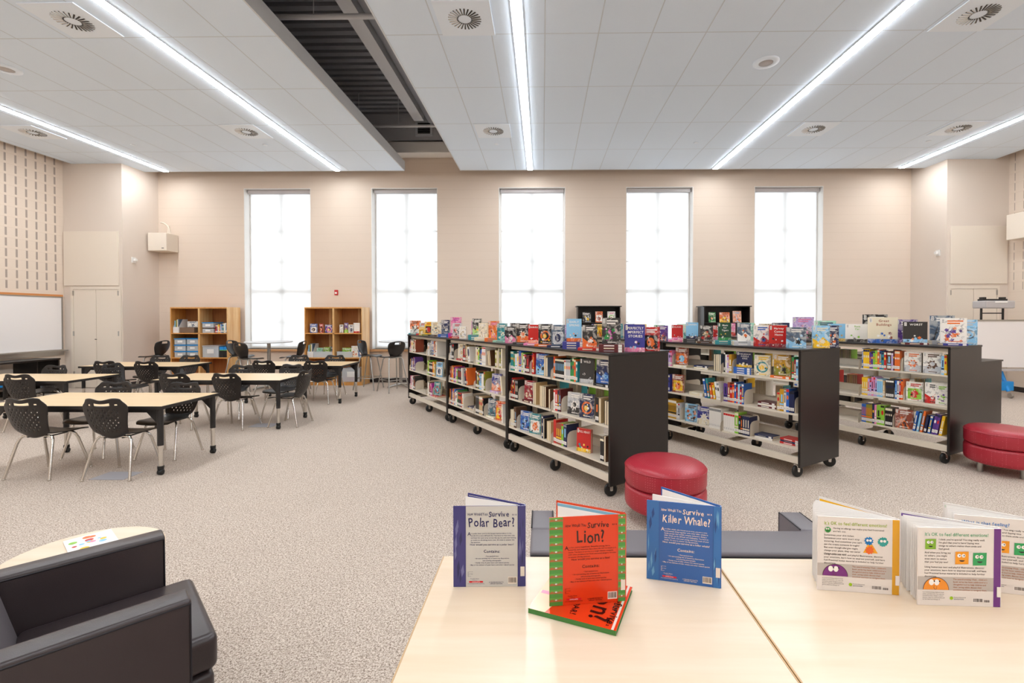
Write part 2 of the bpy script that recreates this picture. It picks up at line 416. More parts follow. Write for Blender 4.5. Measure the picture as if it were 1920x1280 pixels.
# swirl air diffusers
def swirl(x, y, label):
    t = thing('air_diffuser', label, 'vent', (x, y, ZC), 0, 'swirl ceiling diffusers')
    bx('plate', 'plate', (-.298, .298, -.298, .298, -.012, -.001), t, bevel=.002)
    b = MB('black'); n = 26
    for k in range(n):
        a = 2 * PI * k / n; c, s = math.cos(a), math.sin(a); r0, r1, hw = .070, .178, .0075
        b.add([(r0 * c + hw * s, r0 * s - hw * c, -.0135), (r0 * c - hw * s, r0 * s + hw * c, -.0135), (r1 * c - hw * s, r1 * s + hw * c, -.0135), (r1 * c + hw * s, r1 * s - hw * c, -.0135)], [(0, 1, 2, 3)])
    b.build('slot_ring', t)
    b = MB('white'); n = 26
    for k in range(n):
        a = 2 * PI * k / n + .07; c, s = math.cos(a), math.sin(a)
        b.add([(.085 * c, .085 * s, -.012), (.175 * c, .175 * s, -.012), (.175 * c + .003 * s, .175 * s - .003 * c, -.020), (.085 * c + .002 * s, .085 * s - .002 * c, -.020)], [(0, 1, 2, 3)])
    b.build('vane_ring', t, solid=.001)
for x, y, l in ((-5.11, 5.07, 'round swirl diffuser at upper left corner beside the second light strip'), (-5.15, 8.13, 'small round swirl diffuser below the second light strip, far row'),
                (-8.9, 8.10, 'faint swirl diffuser far left, beyond the leftmost light strip'), (-.84, 5.10, 'round swirl diffuser nearest the dark ceiling slot, near row'),
                (-.85, 8.16, 'small swirl diffuser left of the central light strip, far row'), (4.64, 5.11, 'round swirl diffuser at upper right corner of the ceiling'),
                (4.65, 8.17, 'swirl diffuser right of the fourth light strip, far row'), (7.11, 8.18, 'swirl diffuser just above the rightmost light strip')): swirl(x, y, l)
for x, y, l in ((2.83, 6.03, 'round white ceiling speaker between the two right strips'), (-6.97, 6.03, 'round ceiling speaker cut by the left picture edge')):
    t = thing('ceiling_speaker', l, 'speaker', (x, y, ZC))
    MB('plate').lathe([(.155, -.001), (.155, -.012), (.09, -.02), (.085, -.012)], 32).build('speaker_ring', t)
    MB('greyplast').lathe([(.084, -.004), (.084, -.014), (.02, -.016)], 32).build('grille', t)
for x, y, l in ((-5.2, 8.76, 'beside the second strip'), (-7.67, 8.72, 'in the left ceiling part'), (-.85, 8.79, 'near the middle strip'), (2.84, 8.77, 'between third and fourth strips'), (7.08, 8.76, 'below the rightmost diffuser')):
    tag(MB('plate').lathe([(.042, -.001), (.042, -.008), (.03, -.012)], 20).build('fire_sprinkler'), 'small round white sprinkler cap ' + l, 'sprinkler', 'sprinkler caps').location = (x, y, ZC)

# closets
def closet(x0, x1, name, hinges):
    f = MB('door'); f.box(x0 - .05, x0, YF - .03, YF, 0, 2.14); f.box(x1, x1 + .05, YF - .03, YF, 0, 2.14); f.box(x0, x1, YF - .03, YF, 2.08, 2.14)
    o = f.build(name); o['kind'] = 'structure'; m = (x0 + x1) / 2
    for a, c in ((x0 + .004, m - .004), (m + .004, x1 - .004)): bx('door_leaf', 'door', (a, c, YF - .022, YF - .002, .01, 2.076), o, bevel=.002)
    b = MB('steel')
    for x in (x0 + .003, x1 - .003):
        for z in (.25, 1.1, 1.95): b.box(x - .012, x + .012, YF - .034, YF - .022, z, z + .1)
    b.build('hinge', o); bx('door_latch', 'black', (m - .03, m + .01, YF - .03, YF - .022, 1.02, 1.035), o)
closet(-9.90, -8.93, 'door_1', 0); closet(8.36, 9.30, 'door_2', 0)
struct(MB('door').box(-10.1, -8.93, YF - .025, YF, 2.16, 3.30), 'trim_11', bevel=.003)
struct(MB('door').box(8.36, 9.50, YF - .025, YF, 2.18, 3.36), 'trim_12', bevel=.003)

# wall things
def wallbox(name, x, y, z, rot, label, w_, d, h):
    t = thing(name, label, 'wall box', (x, y, z), rot, None)
    bx('body', 'door', (-w_ / 2, w_ / 2, 0, d, 0, h), t, bevel=.01); bx('badge', 'black', (w_ / 4, w_ / 4 + .05, -.004, 0, .05, .065), t)
    b = MB('door'); b.tube([(w_ / 2 - .05, d * .5, h - .01)] + [(w_ / 2 - .05 - .22 * (1 - math.cos(q)), d * .5, h + .26 * math.sin(q)) for q in [k * PI / 16 for k in range(1, 9)]] + [(w_ / 2 - .30, d - .02, h + .26)], .013)
    b.tube([(0, d - .03, h), (0, d - .03, h + .22)], .02); b.build('cable_conduit', t)
wallbox('audio_enhancer_box', -8.60, 10.36, 2.98, 0, 'cream box with looped conduit on the wall by the left corner', .42, .35, .40)
wallbox('audio_enhancer_box', 9.22, 9.0, 3.02, -PI / 2, 'cream box with looped conduit high at the right picture edge', 1.0, .30, .50)
for x, y, z, r, l in ((XA, 10.05, 2.73, PI / 2, 'small white motion sensor on the grey return beside the left closet'), (XB, 9.98, 2.84, -PI / 2, 'small white motion sensor on the right wall return')):
    t = thing('motion_sensor', l, 'sensor', (x, y, z), r)
    bx('mount_plate', 'white', (-.05, .05, -.015, 0, -.06, .06), t); bx('sensor_head', 'white', (-.03, .03, -.07, -.015, -.03, .03), t, bevel=.01)
t = thing('fire_alarm_pull', 'small red fire alarm pull station between the two left windows', 'fire alarm', (-4.73, YB, 2.0))
bx('housing', 'redbox', (-.04, .04, -.03, 0, 0, .12), t, bevel=.006); bx('pull_handle', 'white', (-.022, .022, -.04, -.03, .03, .07), t)

# left whiteboard
t = thing('whiteboard', 'large wall whiteboard with orange cork strip on the left wall', 'whiteboard', (XL, 0, 0))
bx('writing_surface', 'board', (.002, .02, 5.0, 9.70, .82, 1.90), t)
b = MB('steel'); b.box(.002, .026, 9.70, 9.73, .82, 1.93); b.box(.002, .026, 5.0, 9.70, 1.90, 1.925); b.build('frame', t)
bx('cork_strip', 'orange', (.002, .03, 5.0, 9.73, 1.925, 1.965), t)
b = MB('steel'); b.box(.002, .12, 5.0, 9.74, .79, .81); b.box(.002, .03, 5, 9.74, .70, .79); b.build('marker_tray', t)
# black low shelf under it
t = thing('low_shelf_unit', 'low black shelf unit against the wall below the left whiteboard', 'shelf', (XL + .12, 7.2, 0))
bx('top', 'laminate', (0, .50, 0, 1.9, .66, .69), t); bx('bottom_shelf', 'laminate', (0, .48, .03, 1.87, .22, .245), t)
bx('side_panel', 'laminate', (0, .48, 1.87, 1.9, 0, .66), t); bx('side_panel', 'laminate', (0, .48, 0, .03, 0, .66), t)
bx('middle_panel', 'laminate', (0, .46, 1.50, 1.52, .245, .66), t)
for k, (yy, hh, c) in enumerate(((7.43, .2, 'greyplast'), (7.75, .16, 'white'), (8.15, .2, 'blueplast'))):
    tt = thing('storage_bin', ['grey', 'white', 'blue'][k] + ' plastic bin on the low black shelf under the left whiteboard', 'bin', (XL + .38, yy, .2465))
    b = MB(c); b.box(-.12, .12, -.15, .15, 0, .01); b.box(-.12, -.11, -.15, .15, .01, hh); b.box(.11, .12, -.15, .15, .01, hh); b.box(-.11, .11, -.15, -.14, .01, hh); b.box(-.11, .11, .14, .15, .01, hh); b.build('tub', tt)
    bx('rim', c, (-.13, .13, -.16, .16, hh, hh + .015), tt)

# mobile whiteboard right with projector
t = thing('mobile_whiteboard', 'wheeled white board with blue legs near the right closet', 'whiteboard', (8.02, 8.9, 0))
bx('board_panel', 'board', (.03, 1.45, -.01, .02, .56, 1.42), t); b = MB('steel'); b.box(0, 1.48, -.02, .03, 1.42, 1.45); b.box(0, .03, -.02, .03, .53, 1.42); b.box(1.45, 1.48, -.02, .03, .53, 1.42); b.build('frame', t)
bx('pen_tray', 'greyplast', (.0, 1.48, -.10, .03, .50, .53), t)
for x in (.62, 1.3):
    b = MB('blueplast'); b.tube([(x, .08, .5), (x, .02, .35), (x, -.08, .12)], .03); b.build('leg', t)
    b = MB('steel'); b.lathe([(.045, -.02), (.05, 0), (.045, .02)], 16, 0, 0, axis='x'); o = b.build('caster', t); o.location = (x, -.12, .05)
bx('supply_bin', 'blueplast', (.46, .74, -.06, .08, .13, .30), t, bevel=.01)
t = thing('projector_mount', 'grey short throw projector on black frame above the wheeled board', 'projector', (8.42, 8.92, 1.45))
bx('projector_body', 'greyplast', (-.27, .27, -.16, .12, .21, .35), t, bevel=.02); bx('lens_cover', 'white', (-.10, .12, -.165, -.155, .31, .34), t)
b = MB('black'); b.box(-.21, -.19, -.01, .02, 0, .21); b.box(.19, .21, -.01, .02, 0, .21); b.box(-.19, .19, 0, .02, .11, .13); b.build('support_frame', t)
b = MB('black'); b.box(-.22, .22, -.06, .06, .351, .385); b.box(-.21, -.15, -.04, .04, .385, .42); b.box(.15, .21, -.04, .04, .385, .42); b.build('bracket', t)

# floor covers
for k, (x, y, l) in enumerate(((-4.02, 4.35, 'grey floor outlet cover below the near front table'), (-3.85, 6.42, 'grey floor outlet cover below the second table by a chair leg'))):
    tag(bx('floor_outlet_cover', 'outlet', (x - .16, x + .16, y - .11, y + .11, .0005, .004)), l, 'outlet cover')

# ------------------------------------------------------------------ student chairs
def shell_back():
    b = MB('shell'); b.smooth = True; nu, nv = 34, 30; P = {}
    for j in range(nv + 1):
        v = j / nv
        hw = .10 + .055 * min(1, v / .12) ** .6 + .045 * (min(1, v / .7)) ** 1.2 if v < .12 else .155 + .045 * min(1, (v - .12) / .6) ** .8
        for i in range(nu + 1):
            u = -1 + 2 * i / nu; x = hw * u
            if v > .8: x *= 1 - .16 * ((v - .8) / .2) ** 2 * (0 if abs(u) < .7 else (abs(u) - .7) / .3)
            z = .405 + .345 * v + (v ** 6) * (.009 * math.cos(2 * PI * u * .95) * -1 + .006) - (v ** 8) * .03 * max(0, abs(u) - .82) / .18
            z -= (1 - v) ** 4 * .03 * (1 - u * u)
            y = -.175 - .075 * v + .045 * u * u * (.4 + .6 * v) + .05 * (1 - v) ** 5
            P[i, j] = len(b.v); b.v.append((x, y, z))
    for j in range(nv):
        for i in range(nu):
            v = (j + .5) / nv; u = -1 + 2 * (i + .5) / nu
            if .82 < v < .89 and abs(u) < .34: continue
            if .83 < v < .88 and .53 < abs(u) < .62: continue
            if .18 < v < .74 and abs(u) < .72 and ((i % 4 == 1 and j % 4 == 1) or (i % 4 == 3 and j % 4 == 3)): continue
            b.f.append([P[i, j], P[i + 1, j], P[i + 1, j + 1], P[i, j + 1]]); b.m.append(0); b.t.append('white'); b.sm.append(True)
    return b
def shell_seat(h=.405, w_=.20):
    b = MB('shell'); b.smooth = True; nu, nv = 14, 16; P = {}
    for j in range(nv + 1):
        v = j / nv
        hw = (.105 + (w_ - .105) * min(1, v / .4) ** .8) * (1 if v < .8 else math.sqrt(max(.05, 1 - ((v - .8) / .23) ** 2)) * .35 + .65)
        for i in range(nu + 1):
            u = -1 + 2 * i / nu
            z = h + .012 * u * u + .014 * max(0, 1 - v / .15) - .03 * max(0, (v - .75) / .25) ** 2 - .010 * math.sin(PI * v)
            P[i, j] = len(b.v); b.v.append((hw * u, -.14 + .37 * v, z))
    for j in range(nv):
        for i in range(nu):
            b.f.append([P[i, j], P[i + 1, j], P[i + 1, j + 1], P[i, j + 1]]); b.m.append(0); b.t.append('white'); b.sm.append(True)
    return b
def make_chair():
    t = thing('student_chair', '-', 'chair')
    shell_back().build('backrest', t, solid=.006); shell_seat().build('seat', t, solid=.007)
    for s in (-1, 1):
        for fy, ty in ((-.2, -.10), (.2, .09)):
            b = MB('chrome'); X = .213
            b.tube([(s * X, fy, .004), (s * (X - .045), fy + (ty - fy) * .75, .32), (s * (X - .055), fy + (ty - fy) * .9, .36), (s * (X - .075), ty, .382), (s * (X - .10), ty, .388)], .0115, 8)
            o = b.build('leg', t); bb = MB('chrome'); bb.lathe([(.014, 0), (.017, .004), (.013, .014)], 10, s * X, fy); bb.build('glide', o)
    for ty in (-.10, .09): MB('chrome').tube([(-.115, ty, .388), (.115, ty, .388)], .0115, 8).build('cross_tube', t)
    for x in (-.09, .07): bx('seat_bracket', 'black', (x, x + .02, -.11, .10, .372, .380), t)
    return t
chair0 = make_chair()
CH = [(-4.73, 4.41, 0, 'black perforated chair at the nearest table, left one with its back to us', 1),
 (-3.99, 4.40, .04, 'black perforated chair at the nearest table, right one with its back to us', 1),
 (-4.05, 5.02, PI, 'black chair on the far side of the nearest table, right one', 2),
 (-4.86, 5.05, PI + .06, 'black chair on the far side of the nearest table, left one', 2),
 (-4.16, 6.31, -.03, 'black chair with its back to us at the middle of the second right-hand table', 1),
 (-4.86, 6.30, .05, 'black chair left at the near side of the second right-hand table', 1),
 (-4.62, 6.93, PI, 'grey-topped black chair on far side of second right-hand table, left one', 2),
 (-3.93, 7.04, PI - .1, 'grey-topped black chair on far side of second right-hand table, beside end chair', 2),
 (-3.52, 6.50, PI / 2, 'black chair at the short end of the second right-hand table', 3),
 (-4.76, 8.13, 0, 'black chair left at the near side of the farthest table under the windows', 1),
 (-3.88, 8.14, .05, 'black chair right at the near side of the farthest table under the windows', 1),
 (-4.72, 8.82, PI, 'chair behind the farthest table, in front of the window gap', 2),
 (-4.02, 8.82, PI, 'chair behind the farthest table, in front of the right pine bookcase', 2),
 (-6.78, 6.16, .03, 'black perforated chair with its back to us at the left-edge table', 1),
 (-7.46, 6.85, PI, 'grey-topped chair behind the left-edge table', 2),
 (-7.36, 7.97, .05, 'black chair left at the near side of the far left table', 1),
 (-6.66, 7.96, .05, 'black chair right at the near side of the far left table', 1),
 (-6.62, 7.34, -PI / 2, 'black chair turned sideways between the two left tables', 3),
 (-7.36, 8.72, PI, 'grey-topped chair behind the far left table, left one', 2),
 (-6.80, 8.74, PI, 'grey-topped chair behind the far left table, in front of pine bookcase', 2)]
for k, (x, y, r, l, g) in enumerate(CH):
    o = chair0 if k == 0 else copy_tree(chair0)
    o.location = (x, y, 0); o.rotation_euler = (0, 0, r); o['label'] = l; o['group'] = 'perforated student chairs'

# ------------------------------------------------------------------ activity tables
def make_table():
    t = thing('activity_table', '-', 'table'); W, D, H = 1.74, .80, .66
    bx('tabletop', 'maple2', (-W / 2 + .012, W / 2 - .012, -D / 2 + .012, D / 2 - .012, H - .028, H), t, bevel=.003)
    b = MB('black'); b.box(-W / 2, W / 2, -D / 2, -D / 2 + .011, H - .032, H - .002); b.box(-W / 2, W / 2, D / 2 - .011, D / 2, H - .032, H - .002)
    b.box(-W / 2, -W / 2 + .011, -D / 2 + .011, D / 2 - .011, H - .032, H - .002); b.box(W / 2 - .011, W / 2, -D / 2 + .011, D / 2 - .011, H - .032, H - .002); b.build('edge_band', t)
    for y in (-D / 2 + .07, D / 2 - .07): bx('apron_rail', 'black', (-W / 2 + .12, W / 2 - .12, y - .012, y + .012, H - .07, H - .032), t)
    for sx in (-1, 1):
        for sy in (-1, 1):
            x, y = sx * (W / 2 - .05), sy * (D / 2 - .045)
            b = MB('black'); b.tube([(x, y, .28), (x, y, H - .03)], .026, 12)
            b.add([(x - sx * .0, y + .012, H - .032), (x - sx * .15, y + .012, H - .032), (x - sx * .02, y + .012, H - .17), (x, y - .012, H - .032), (x - sx * .15, y - .012, H - .032), (x - sx * .02, y - .012, H - .17)], [(0, 1, 2), (3, 5, 4), (0, 3, 4, 1), (1, 4, 5, 2), (0, 2, 5, 3)])
            leg = b.build('leg', t)
            MB('chrome').tube([(x, y, .065), (x, y, .282)], .021, 12).build('lower_tube', leg)
            b = MB('rubber'); b.tube([(x, y, .055), (x, y, .085)], .027, 12)
            o = b.build('collar', leg)
            bb = MB('rubber'); bb.lathe([(.018, -.022), (.0275, -.018), (.0275, .018), (.018, .022)], 16, 0, 0, axis='x'); c = bb.build('caster', leg); c.location = (x, y, .0275)
    return t
tb0 = make_table()
for k, (x, y, l) in enumerate(((-4.45, 4.745, 'maple activity table nearest to us, four black chairs around it'), (-4.35, 6.56, 'second maple activity table of the right-hand column'), (-4.33, 8.42, 'farthest maple activity table, in front of the right pine bookcase'),
                   (-7.11, 6.44, 'maple activity table cut by the left picture edge'), (-7.04, 8.26, 'far left maple activity table in front of the left pine bookcase'))):
    o = tb0 if k == 0 else copy_tree(tb0)
    o.location = (x, y, 0); o['label'] = l; o['group'] = 'maple activity tables'

# ------------------------------------------------------------------ stools and high tables
def make_stool():
    t = thing('cafe_stool', '-', 'stool'); H = .70
    b = MB('shell'); b.smooth = True; nu, nv = 16, 14; P = {}
    for j in range(nv + 1):
        v = j / nv; hw = .10 + .095 * math.sin(min(1, v / .62) * PI / 2) - .035 * max(0, (v - .7) / .3) ** 2
        for i in range(nu + 1):
            u = -1 + 2 * i / nu
            z = H + .01 + .31 * v - (v ** 6) * .03 * u * u; y = -.16 - .05 * v + .05 * u * u + .04 * (1 - v) ** 4
            P[i, j] = len(b.v); b.v.append((hw * u, y, z))
    for j in range(nv):
        for i in range(nu):
            v = (j + .5) / nv; u = -1 + 2 * (i + .5) / nu
            if .82 < v < .92 and abs(u) < .32: continue
            b.f.append([P[i, j], P[i + 1, j], P[i + 1, j + 1], P[i, j + 1]]); b.m.append(0); b.t.append('white'); b.sm.append(True)
    b.build('backrest', t, solid=.007); shell_seat(H, .19).build('seat', t, solid=.008)
    for s in (-1, 1):
        for fy, ty in ((-.23, -.09), (.22, .09)):
            MB('steel').tube([(s * .225, fy, .004), (s * .15, ty * 1.25, H - .05), (s * .13, ty, H - .018), (s * .09, ty, H - .016)], .012, 8).build('leg', t)
    MB('steel').tube([(-.20, -.19, .24), (.20, -.19, .24), (.20, .18, .24), (-.20, .18, .24), (-.20, -.19, .24)], .009, 6, cap=False).build('foot_ring', t)
    b = MB('steel')
    for ty in (-.09, .09): b.tube([(-.09, ty, H - .016), (.09, ty, H - .016)], .012, 8)
    b.build('seat_frame', t)
    return t
st0 = make_stool()
for k, (x, y, r, l) in enumerate(((-5.70, 8.98, -.35, 'black stool with its back to us beside the left pine bookcase'), (-6.28, 9.62, -PI / 2, 'black stool beside the pine bookcase side, facing the high table'),
        (-5.02, 9.42, PI / 2 + .1, 'black stool facing left at the high table under the first window'), (-3.62, 9.72, -PI / 2 - .1, 'black stool seen from the side next to the right pine bookcase'),
        (-3.02, 9.42, .85, 'black stool turned away next to the row of black bookcases'), (-7.98, 9.55, PI / 2, 'black stool left of the left pine bookcase near the corner'))):
    o = st0 if k == 0 else copy_tree(st0)
    o.location = (x, y, 0); o.rotation_euler = (0, 0, r); o['label'] = l; o['group'] = 'black cafe stools'
for x, y, l in ((-5.72, 9.72, 'round white high table under the leftmost window'), (-3.05, 10.05, 'round white high table behind the row of black bookcases')):
    t = thing('high_table', l, 'table', (x, y, 0), 0, 'round high tables')
    MB('tile').lathe([(.43, .965), (.45, .97), (.45, .985), (.445, .99)], 40).build('tabletop', t)
    MB('steel').tube([(0, 0, .05), (0, 0, .965)], .035, 14).build('pedestal', t)
    b = MB('steel')
    for q in range(4):
        a = q * PI / 2 + PI / 4; c, s = math.cos(a), math.sin(a); b.tube([(0, 0, .06), (.15 * c, .15 * s, .045), (.30 * c, .30 * s, .015)], [.03, .025, .015], 8)
    b.build('base', t)

# ------------------------------------------------------------------ ottomans
def ottoman(x, y, r, l):
    t = thing('round_ottoman', l, 'ottoman', (x, y, 0), r, 'red ottomans'); R0 = .295
    MB('redvinyl').lathe([(R0 - .02, .10), (R0 - .004, .115), (R0, .14), (R0, .235), (R0 - .006, .255), (R0 - .03, .262)], 56).build('lower_cushion', t)
    MB('redvinyl').lathe([(R0 - .03, .264), (R0 - .006, .272), (R0, .29), (R0, .385), (R0 - .008, .405), (R0 - .03, .420), (R0 - .1, .432), (R0 - .2, .438), (.02, .440)], 56).build('top_cushion', t)
    MB('redvinyl').tube([((R0 - .001) * math.cos(a), (R0 - .001) * math.sin(a), .392) for a in [k * PI / 28 for k in range(57)]], .0035, 6, cap=False).build('welt_cord', t)
    for k in range(4):
        a = k * PI / 2; MB('steel').tube([(.21 * math.cos(a), .21 * math.sin(a), 0), (.21 * math.cos(a), .21 * math.sin(a), .10)], .024, 16).build('leg', t)
ottoman(.915, 3.50, PI - .6, 'red dotted round ottoman in front of the nearest black bookcase')
ottoman(4.47, 4.60, -.1, 'red dotted round ottoman cut by the right picture edge')

# ------------------------------------------------------------------ dark lounge seating
def cushion(mats, x0, x1, y0, y1, z0, z1, name, parent, bev=.03, seg=4):
    o = MB(mats).box(x0, x1, y0, y1, z0, z1).build(name, parent, bevel=bev, seg=seg)
    for p in o.data.polygons: p.use_smooth = True
    return o
def welt(pts, parent, r=.004): MB('piping').tube(pts, r, 6).build('piping', parent)
# armchair: local +y = facing direction, arm tops at .64
t = thing('lounge_armchair', 'dark vinyl club armchair at the lower left corner', 'armchair', (-1.318, 1.634, 0), math.atan2(.712, .702) - PI / 2)
IN, AT, FR, BK = .247, .09, .012, -.64      # inner half width, arm thickness, arm front, back
for s in (-1, 1):
    x0, x1 = sorted((s * IN, s * (IN + AT)))
    cushion('leather', x0, x1, BK, FR, .06, .64, 'arm', t, .012)
    for xx in (x0 + .002, x1 - .002): welt([(xx, BK + .01, .626), (xx, FR - .004, .626), (xx, FR - .002, .07)], t)
cushion('leather', -IN + .004, IN - .004, -.385, FR + .085, .33, .45, 'seat_cushion', t, .025)
cushion('leather', -IN + .004, IN - .004, -.345, FR + .075, .07, .325, 'seat_base', t, .02)
b = MB('leathergrey'); b.add([(-IN + .005, -.62, .10), (IN - .005, -.62, .10), (IN - .005, -.30, .10), (-IN + .005, -.30, .10), (-IN + .005, -.66, .68), (IN - .005, -.66, .68), (IN - .005, -.44, .68), (-IN + .005, -.44, .68)],
      [(0, 3, 2, 1), (4, 5, 6, 7), (0, 1, 5, 4), (1, 2, 6, 5), (2, 3, 7, 6), (3, 0, 4, 7)]); o = b.build('back_cushion', t, bevel=.018, seg=4)  # paler vinyl than the arms: light on the upward-tilted back, put into colour
for p in o.data.polygons: p.use_smooth = True
for sx in (-1, 1):
    for y in (-.58, -.02): MB('black').tube([(sx * .29, y, 0), (sx * .29, y, .06)], .02, 12).build('leg', t)
# loveseat behind the desk, its back towards us
t = thing('lounge_loveseat', 'dark grey vinyl loveseat standing behind the maple tables, its back to us', 'loveseat', (.546, 1.90, 0))
HW = .592
cushion('leathergrey', -HW, HW, -.19, 0, .07, .64, 'backrest', t, .012)
for s in (-1, 1):
    x0, x1 = sorted((s * HW, s * (HW - .094))); cushion('leathergrey', x0, x1, .001, .185, .07, .64, 'arm', t, .012)
    for xx in (x0 + .002, x1 - .002): welt([(xx, .01, .638), (xx, .18, .638), (xx, .184, .08)], t, .003)
cushion('leathergrey', -HW + .1, HW - .1, .002, .36, .30, .42, 'seat_cushion', t, .025)
cushion('leathergrey', -HW + .1, HW - .1, .002, .34, .07, .295, 'seat_base', t, .02)
welt([(-HW + .004, -.189, .625), (HW - .004, -.189, .625)], t)
for sx in (-1, 1):
    for y in (-.15, .14): MB('black').tube([(sx * .54, y, 0), (sx * .54, y, .07)], .02, 12).build('leg', t)
# little round side table behind the armchair
t = thing('side_table', 'small round maple side table partly hidden by the armchair', 'side table', (-1.93, 1.93, 0))
MB('maple').lathe([(.27, .475), (.273, .479), (.273, .497), (.270, .5)], 48).build('tabletop', t)
MB('steel').tube([(0, 0, .02), (0, 0, .475)], .025, 14).build('pedestal', t); MB('steel').lathe([(.16, 0), (.16, .012), (.03, .02)], 32).build('base', t)
b = MB(['paint']); b.M = Matrix.Translation((-1.99, 2.03, .5012)) @ Matrix.Rotation(.9, 4, 'Z')
b.box(-.08, .08, -.11, .11, 0, .004, 'white'); b.M = b.M @ Matrix.Translation((0, 0, .0042)); rr = random.Random(3)
for k in range(14): b.disc(rr.uniform(-.06, .06), rr.uniform(-.09, .09), rr.uniform(.006, .016), 1 + k * .2, rr.choice(['orange', 'pink', 'lime', 'yellow', 'sky', 'red']))
tag(b.build('activity_sheet'), 'colourful printed sheet on the small round side table', 'magazine')

# ------------------------------------------------------------------ maple tables in front of us
def desk(x0, x1, l):
    t = thing('reading_table', l, 'table', ((x0 + x1) / 2, .93, 0)); W = x1 - x0
    bx('tabletop', 'maple', (-W / 2 + .003, W / 2 - .003, -.53, .53, .722, .75), t, bevel=.002)
    for x in (-W / 2, W / 2 - .003): bx('edge_strip', 'deskedge', (x, x + .003, -.53, .53, .724, .7495), t)
    for x in (-W / 2 + .06, W / 2 - .06):
        for y in (-.46, .46): MB('steel').tube([(x, y, 0), (x, y, .722)], .022, 14).build('leg', t)
    for y in (-.46, .44): bx('frame_rail', 'steel', (-W / 2 + .08, W / 2 - .08, y, y + .02, .66, .72), t)
desk(-.311, .5285, 'maple reading table holding the three animal survival books')
desk(.5315, 1.60, 'maple reading table holding the white feelings books')

